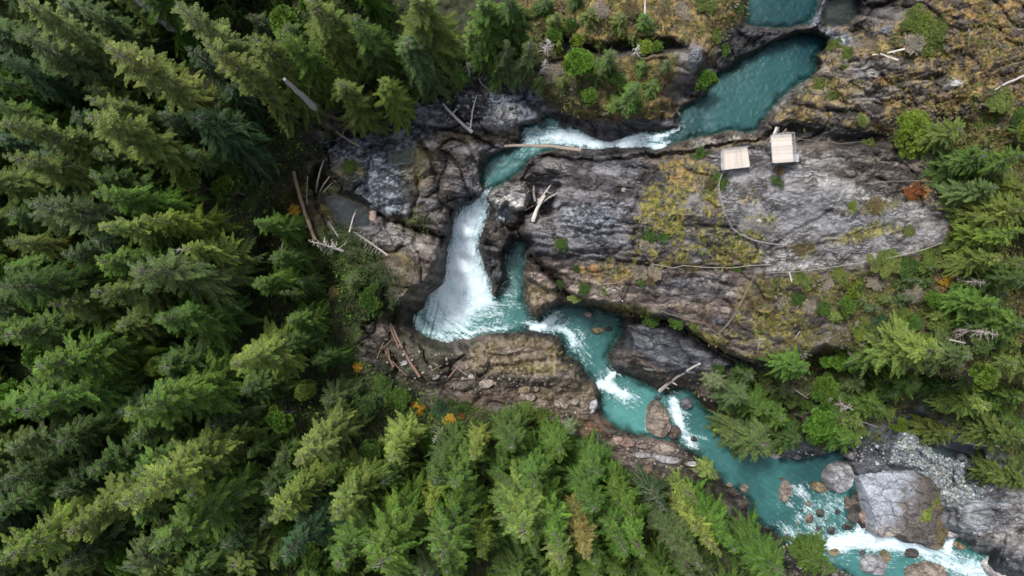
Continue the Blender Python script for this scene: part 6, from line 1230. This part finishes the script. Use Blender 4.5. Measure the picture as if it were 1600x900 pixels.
# ------------------------------------------------------------------ logs, sticks and poles
def log(p0, p1, r0, r1, tone, label, name='fallen_log', cat='log', z0=None, z1=None, lift=0.0, bend=.025, sides=9, stubs=1):
    r = random.Random(int(p0[0] * 7 + p0[1]))
    a = Vector(P(*p0, (z_at(*p0) if z0 is None else z0) + r0 * .7 + lift)); b_ = Vector(P(*p1, (z_at(*p1) if z1 is None else z1) + r1 * .7 + lift))
    if z0 is None and z1 is None and lift == 0:           # rest on the highest ground between the ends
        up = 0
        for t in (.15, .3, .5, .7, .85):
            q = a.lerp(b_, t); up = max(up, (z_at(p0[0] + (p1[0] - p0[0]) * t, p0[1] + (p1[1] - p0[1]) * t) + r0 * .5 - q.z))
        up = min(up, 2.5); a.z += up * .9; b_.z += up * .9
    d = b_ - a; side = d.cross(Vector((0, 0, 1))).normalized(); n = 9; pts, rads = [], []
    for i in range(n):
        t = i / (n - 1); pts.append(a + d * t + side * (bend * d.length * math.sin(math.pi * t) + r.uniform(-.3, .3) * r0)); rads.append((r0 + (r1 - r0) * t) * r.uniform(.9, 1.12))
    m = MB(); o3 = [p - a for p in pts]; m.tube(o3, rads, sides)
    for k in range(stubs):
        t = r.uniform(.2, .9); p = o3[0].lerp(o3[-1], t); an = r.uniform(0, 6.28); q = side * math.cos(an) + Vector((0, 0, abs(math.sin(an)))); m.tube([p, p + q * r.uniform(.4, 1.1)], [r1 * .5, r1 * .2], 4)
    o = link(name, m.mesh(name, m_dead if tone[0] != 1.0 else m_bark), None, tone); o.location = a
    return tag(o, label, cat)
PALE, GREY, BRN, RED, DKB = (1.15,1.12,1.1), (.72,.72,.76), (.55,.45,.36), (.42,.29,.23), (1.0,.9,.8)
log((788,228),(908,235),.22,.30,(.62,.55,.50),'long bent log bridging the channel above the falls',z0=-8.4,z1=-6.5,bend=-.03,lift=.3)
log((692,162),(738,207),.16,.30,(.80,.80,.88),'straight pale lilac log on the grey shelf',stubs=2)
log((745,150),(735,202),.09,.15,PALE,'thin white pole next to the pale lilac log')
log((459,268),(493,376),.32,.30,(.52,.42,.30),'long brown leaning trunk at the forest edge of the gully',lift=1.5)
log((438,367),(484,352),.28,.24,(.55,.48,.38),'short brown log crossing behind the long leaning trunk',lift=.8)
log((506,250),(494,301),.12,.2,(.55,.55,.56),'grey pole standing out of the dark hole, left',lift=1.5); log((515,276),(500,299),.1,.14,(.55,.52,.5),'short grey stick beside the grey pole in the dark hole',lift=1)
log((519,286),(506,300),.07,.1,(.52,.5,.48),'thinnest stick by the dark hole',lift=.8); log((481,275),(480,318),.07,.09,(.55,.55,.55),'thin vertical stick between leaning trunk and dark hole',lift=1.5)
log((557,327),(546,363),.08,.13,PALE,'thin pale stick lying across the small grey pool',lift=.5); log((540,243),(547,254),.14,.14,PALE,'short white stub on the mossy left rock',lift=.4)
log((525,205),(562,228),.2,.26,(.60,.52,.45),'grey brown log end below the hemlocks of the upper forest',lift=.6)
log((612,505),(657,588),.17,.27,RED,'longest red-brown driftwood log left of the plunge pool',stubs=2)
log((609,507),(624,544),.12,.16,RED,'thin red-brown log beside the longest one'); log((601,540),(617,572),.18,.16,RED,'thick short red-brown log, left in the driftwood pile'); log((607,545),(614,574),.15,.13,(.36,.26,.21),'second short log in the driftwood pile'); log((614,564),(637,587),.11,.1,(.34,.26,.22),'thin log end at the bottom of the driftwood pile'); log((594,546),(614,528),.12,.1,DKB,'dark stick crossing the driftwood pile'); log((600,535),(590,560),.1,.1,RED,'small red stick left of the driftwood pile')
log((721,569),(698,594),.12,.16,RED,'red-brown stick on the south shore, middle'); log((690,571),(675,580),.10,.12,(.42,.33,.28),'short forked stick on the south shore, left'); log((744,578),(742,600),.12,.14,(.34,.27,.22),'upright short log on the south shore, right'); log((712,572),(730,586),.06,.08,(.6,.6,.6),'thin grey stick crossing the red-brown one')
log((834,290),(836,314),.16,.24,(.75,.72,.75),'short grey log, leftmost of the jam in the cleft',lift=.9); log((861,289),(840,318),.10,.15,PALE,'thin pale log of the jam in the cleft',lift=1.2); log((851,306),(833,344),.20,.34,(1.3,1.28,1.27),'brightest white log of the jam in the cleft',lift=1.6); log((871,302),(846,318),.18,.16,GREY,'grey log end resting on the right side of the jam',lift=.7); log((833,322),(820,329),.1,.12,(.7,.6,.55),'small brown stick at the left foot of the jam',lift=.6); log((840,312),(848,332),.14,.12,GREY,'grey stick behind the white log of the jam',lift=.4)
log((1088,566),(1027,608),.16,.36,(1.15,1.12,1.1),'white tapered log lying over the slate ledge beside the river',stubs=2); log((1115,643),(1140,682),.12,.22,(.7,.62,.6),'grey brown log pointing down the north bank'); log((1250,518),(1220,566),.10,.16,(.62,.6,.58),'thin dead pole leaning over the plateau edge',lift=.8); log((1206,566),(1236,575),.10,.14,GREY,'thin grey log under the plateau edge',lift=1)
log((444,124),(493,168),.24,.62,(.78,.74,.76),'thick grey broken trunk leaning out of the upper forest','broken_trunk','tree trunk',z0=16,z1=2.5,bend=0,stubs=0); log((491,169),(545,190),.42,.30,(1.0,.85,.75),'dark brown fallen trunk continuing from the broken one',lift=1.5)
log((1600,119),(1553,141),.18,.10,(.85,.82,.88),'white fallen stem on the brown slope at the right edge'); log((1008,0),(1009,41),.10,.16,PALE,'thin white pole lying on the mossy shelf at the top'); log((214,-4),(284,56),.5,.34,(.50,.50,.56),'dim bluish grey trunk lying in the dark gap at the top left',z0=14,z1=6)
log((1589,739),(1546,766),.07,.10,PALE,'thin white stick on the striped bedrock'); log((1510,692),(1562,697),.12,.14,GREY,'grey log over the end of the side stream',lift=.8); log((1318,672),(1347,684),.14,.2,(.8,.75,.68),'short pale log end above the river bend',lift=2.5); log((1048,846),(1076,884),.3,.26,DKB,'dark trunk in the gap between the bottom conifers',z0=0,z1=-5)
log((1203,222),(1213,199),.12,.20,PALE,'white driftwood pole jammed beside the second deck',lift=.6); log((1210,212),(1217,199),.08,.12,(.85,.85,.9),'second thinner driftwood pole beside the second deck',lift=.6); log((1219,211),(1229,201),.06,.10,(.6,.55,.5),'brown stick behind the second deck',lift=.5)
log((1355,91),(1405,82),.10,.14,PALE,'white branch below the lime junipers'); log((1372,86),(1400,96),.08,.12,PALE,'second white branch below the lime junipers'); log((1222,386),(1234,374),.07,.09,(.7,.68,.64),'thin stick crossing a crack of the slab'); log((1180,531),(1196,529),.08,.06,(.8,.78,.75),'white stick on the mossy plateau, horizontal'); log((1188,534),(1184,546),.06,.04,(.75,.72,.7),'white stick on the mossy plateau, pointing down'); log((1232,425),(1236,441),.12,.08,PALE,'small white branch on the slab corner below the fence'); log((582,345),(584,330),.7,.55,(.75,.6,.55),'short thick upright stump in the cleft of the left rocks','tree_stump','stump')
log((430,420),(448,352),.12,.18,(.6,.58,.58),'thin grey fallen pole at the forest edge left of the gully',lift=3); log((547,453),(557,444),.2,.2,(.7,.62,.58),'short log in the green gully undergrowth',lift=.8); log((745,8),(770,30),.1,.12,GREY,'fallen grey stem in the brown gap at the top'); log((700,84),(722,82),.16,.18,(.7,.6,.55),'brown log between the small bright conifers'); log((748,118),(762,138),.07,.1,GREY,'curved grey branch over the grey shelf',bend=.15)

# ------------------------------------------------------------------ viewing decks
def deck(corners, zd, label, along, nplank, rail_sides, legs=1.6, hr=1.05):
    C4 = [Vector(P(u, v, zd)) for u, v in corners]                 # clockwise from the upper left
    c = sum(C4, Vector()) / 4
    o = empty('viewing_deck', c, label, 'viewing deck')
    L = [q - c for q in C4]
    A0, A1, B0, B1 = (L[0], L[1], L[3], L[2]) if along == 'v' else (L[0], L[3], L[1], L[2])   # planks run from edge A to edge B
    # planks
    for i in range(nplank):
        t = (i + .5) / nplank; a = A0.lerp(A1, t); b_ = B0.lerp(B1, t); wv = (A1 - A0) / nplank * .46
        m = MB(); mid = (a + b_) / 2; j = random.uniform(-.006, .006)
        m.box((0, 0, 0), (b_ - a) / 2 * (1 + random.uniform(-.004, .004)), wv, (0, 0, .02))
        k = random.uniform(.82, 1.15); p = link('plank', m.mesh('plank', m_plank), o, (k, k * random.uniform(.95, 1.0), k * random.uniform(.9, 1.0))); p.location = mid + Vector((0, 0, j))
    # frame, joists, legs
    for i in range(4):
        a, b_ = L[i], L[(i + 1) % 4]; m = MB(); d = (b_ - a) / 2; n = d.cross(Vector((0, 0, 1))).normalized() * .045
        m.box((0, 0, 0), d, n, (0, 0, .12)); p = link('edge_beam', m.mesh('edge_beam', m_metal), o, (1, 1, 1)); p.location = (a + b_) / 2 + n * 1.05 * (1 if n.dot((a + b_) / 2) > 0 else -1) + Vector((0, 0, -.09))
    for i in range(3):
        t = (i + .5) / 3; a = A0.lerp(B0, t); b_ = A1.lerp(B1, t); m = MB(); m.box((0, 0, 0), (b_ - a) / 2 * .97, (b_ - a).cross(Vector((0, 0, 1))).normalized() * .04, (0, 0, .08)); p = link('joist', m.mesh('joist', m_plank), o, (.5, .45, .4)); p.location = (a + b_) / 2 + Vector((0, 0, -.12))
    for q in L:
        gz = ground_under(*(q * .92 + c).to_2d(), zd - 1); m = MB(); h = max(.4, zd - gz + .4); m.tube([(0, 0, -h), (0, 0, -.02)], [.07, .07], 8); p = link('leg', m.mesh('leg', m_metal), o, (1, 1, 1)); p.location = q * .92 + Vector((0, 0, -.05))
    # railings with wire mesh infill
    for i in rail_sides:
        a, b_ = L[i], L[(i + 1) % 4]; n = max(2, round((b_ - a).length / 1.3)); out_ = ((a + b_) / 2).normalized() * .08
        for k in range(n + 1):
            m = MB(); m.box((0, 0, hr / 2), (.03, 0, 0), (0, .03, 0), (0, 0, hr / 2)); p = link('post', m.mesh('post', m_metal), o, (1, 1, 1)); p.location = a.lerp(b_, k / n) + out_
        for zz in (hr, hr * .55, .15):
            m = MB(); d = b_ - a; m.tube([(0, 0, 0), d], [.035 if zz == hr else .018] * 2, 6); p = link('rail', m.mesh('rail', m_metal), o, (1.1, 1.1, 1.1)); p.location = a + out_ + Vector((0, 0, zz))
        m = MB()
        for k in range(int((b_ - a).length / .14)): m.tube([a.lerp(b_, k * .14 / (b_ - a).length), a.lerp(b_, k * .14 / (b_ - a).length) + Vector((0, 0, hr))], [.007, .007], 3, False)
        p = link('baluster_wires', m.mesh('baluster_wires', m_metal), o, (1, 1, 1)); p['kind'] = 'stuff'; p.location = out_
    return o
d1z = z_at(1147, 250) + 2.0; d2z = z_at(1222, 234) + 2.2
deck([(1127,236),(1167,231),(1171,260),(1128,265)], d1z, 'left viewing deck of pale vertical boards above the rapids', 'v', 26, (0, 3))
deck([(1205,212),(1236,210),(1239,252),(1208,254)], d2z, 'right viewing deck with metal railing at the gorge rim', 'h', 28, (0, 1))
m = MB(); a = Vector(P(1240,242,d2z-.35)); b_ = Vector(P(1246,253,d2z-.35))
o = empty('deck_step', Vector(P(1243,247,d2z-.5)), 'small metal landing at the lower right corner of the right deck', 'step')
for k in range(4):
    m = MB(); m.box((0,0,0), (.45,0,0), (0,.13,0), (0,0,.03)); p = link('grate', m.mesh('grate', m_metal), o, (1.1,1.15,1.25)); p.location = (0,-.45+.3*k,.1)

# ------------------------------------------------------------------ fences: posts with cable rails
m_wood_post = m_dead
def fence(pts, label, hgt=1.1, tone=(.9,.88,.86), step=2.2, r=.045, rails=(1.0, .6, .3)):
    W_ = []
    for (u, v) in pts: W_.append(Vector(P(u, v, z_at(u, v))))
    o = empty('cable_fence', W_[0], label, 'fence'); org = W_[0]
    seq = [W_[0]]
    for a, b_ in zip(W_[:-1], W_[1:]):
        n = max(1, round((b_ - a).length / step))
        for k in range(1, n + 1):
            q = a.lerp(b_, k / n); q.z = ground_under(q.x, q.y, q.z); seq.append(q)
    for q in seq:
        m = MB(); m.tube([(0, 0, -.3), (0, 0, hgt * 1.03)], [r * 1.5, r * 1.3], 6); p = link('post', m.mesh('post', m_wood_post), o, tone); p.location = q - org
    for a, b_ in zip(seq[:-1], seq[1:]):
        for f in rails:
            m = MB(); m.tube([(0, 0, 0), b_ - a], [r if f == 1.0 else r * .5] * 2, 5); p = link('rail', m.mesh('rail', m_wood_post), o, tone); p.location = a - org + Vector((0, 0, hgt * f))
    return o
fence([(1128,268),(1122,282),(1120,292),(1124,315),(1131,338),(1142,358),(1152,366),(1175,376),(1200,381),(1224,384)], 'curved cable fence between the moss slope and the grey slab', tone=(.62,.62,.64))
fence([(1008,411),(1035,416),(1050,419),(1066,415),(1100,418),(1140,419),(1170,415),(1200,414)], 'pale wire fence running along the cleft above the tan terrace', r=.035, tone=(.95,.95,.92))
fence([(1176,432),(1165,452),(1152,478),(1145,492),(1133,508),(1119,522)], 'dark fence down the right side of the tan terrace', tone=(.45,.43,.38))
fence([(1119,522),(1100,505),(1075,500),(1040,489),(1012,476),(995,473)], 'low fence along the overhang rim of the terrace', tone=(.42,.34,.28), hgt=.7, rails=(1.0,), r=.05)
fence([(1203,426),(1240,425),(1280,420),(1320,414),(1360,408),(1400,400),(1440,390),(1465,380)], 'long pale fence along the lower edge of the grey slab', tone=(.66,.63,.58), r=.035)
fence([(920,440),(940,444),(960,443),(975,437),(986,430)], 'short thin fence on the left part of the terrace', tone=(.55,.48,.45), hgt=.8, rails=(1.0,))
fence([(1242,219),(1275,224),(1310,227),(1350,222)], 'wire fence right of the second deck along the crevice', r=.03, tone=(.42,.40,.38), rails=(1.0,))
fence([(1350,288),(1385,285),(1430,284),(1460,286)], 'broken wire fence above the red shrub', r=.03, tone=(.5,.48,.46), rails=(1.0,))

# ------------------------------------------------------------------ two visitors on the terrace
m_skin = plain('skin', (.50,.30,.22)); m_hair = plain('dark_hair', (.02,.014,.01)); m_navy = plain('navy_jacket', (.025,.04,.10)); m_black = plain('black_clothes', (.02,.02,.024)); m_white = plain('white_cap', (.75,.75,.75)); m_jean = plain('jeans', (.04,.06,.11))
def person(u, v, rot, label, coat, trousers, cap):
    z = z_at(u, v); x, y, _ = P(u, v, z)
    o = empty('person', (x, y, z), label, 'person'); o.rotation_euler = (0, 0, rot)
    def skin(name, V_, E_, R_, mat, parent):
        me = bpy.data.meshes.new(name); me.from_pydata(V_, E_, []); ob = link(name, me, parent)
        md = ob.modifiers.new('s', 'SKIN'); 
        for i, sv in enumerate(me.skin_vertices[0].data): sv.radius = (R_[i], R_[i]); sv.use_root = (i == 0)
        sb = ob.modifiers.new('d', 'SUBSURF'); sb.levels = 1; sb.render_levels = 2
        me.materials.append(mat); return ob
    Vb = [(0,0,.95),(0,0,1.12),(0,0,1.34),(0,0,1.47),(0,.02,1.55),(0,.03,1.66),(.20,0,1.38),(.27,.04,1.12),(.24,.18,.95),(-.20,0,1.38),(-.27,.03,1.12),(-.22,.16,.96),(.10,0,.88),(.12,.03,.48),(.13,0,.08),(.13,.14,.04),(-.10,0,.88),(-.12,.06,.48),(-.13,-.02,.08),(-.13,.12,.04)]
    Eb = [(0,1),(1,2),(2,3),(3,4),(4,5),(2,6),(6,7),(7,8),(2,9),(9,10),(10,11),(0,12),(12,13),(13,14),(14,15),(0,16),(16,17),(17,18),(18,19)]
    Rb = [.14,.13,.16,.07,.06,.10,.065,.045,.03,.065,.045,.03,.09,.06,.045,.04,.09,.06,.045,.04]
    skin('body', Vb, Eb, Rb, m_skin, o)
    skin('jacket', [(0,0,.92),(0,0,1.12),(0,0,1.36),(.20,0,1.385),(.27,.04,1.12),(.25,.15,1.0),(-.20,0,1.385),(-.27,.03,1.12),(-.23,.13,1.0)], [(0,1),(1,2),(2,3),(3,4),(4,5),(2,6),(6,7),(7,8)], [.165,.155,.18,.085,.065,.05,.085,.065,.05], coat, o)
    skin('trousers', [(0,0,.93),(.10,0,.86),(.12,.03,.48),(.13,0,.12),(-.10,0,.86),(-.12,.06,.48),(-.13,-.02,.12)], [(0,1),(1,2),(2,3),(0,4),(4,5),(5,6)], [.15,.11,.08,.07,.11,.08,.07], trousers, o)
    me = mesh_np('hair', IV * [.115, .125, .10] + [0, .0, 1.74], IF, cap); ob = link('cap' if cap is m_white else 'hair', me, o); ob.modifiers.new('d', 'SUBSURF').levels = 2; ob.modifiers['d'].render_levels = 2
    m = MB(); m.box((0, -.20, 1.22), (.14, 0, 0), (0, .08, 0), (0, 0, .2)); bp = link('backpack', m.mesh('backpack', m_black), o); bv = bp.modifiers.new('b', 'BEVEL'); bv.width = .04; bv.segments = 2
person(968, 461, 2.6, 'dark clad visitor with dark hair standing on the tan terrace', m_black, m_black, m_hair)
person(970, 470, 2.9, 'visitor in navy jacket and white cap beside the dark clad one', m_navy, m_jean, m_white)
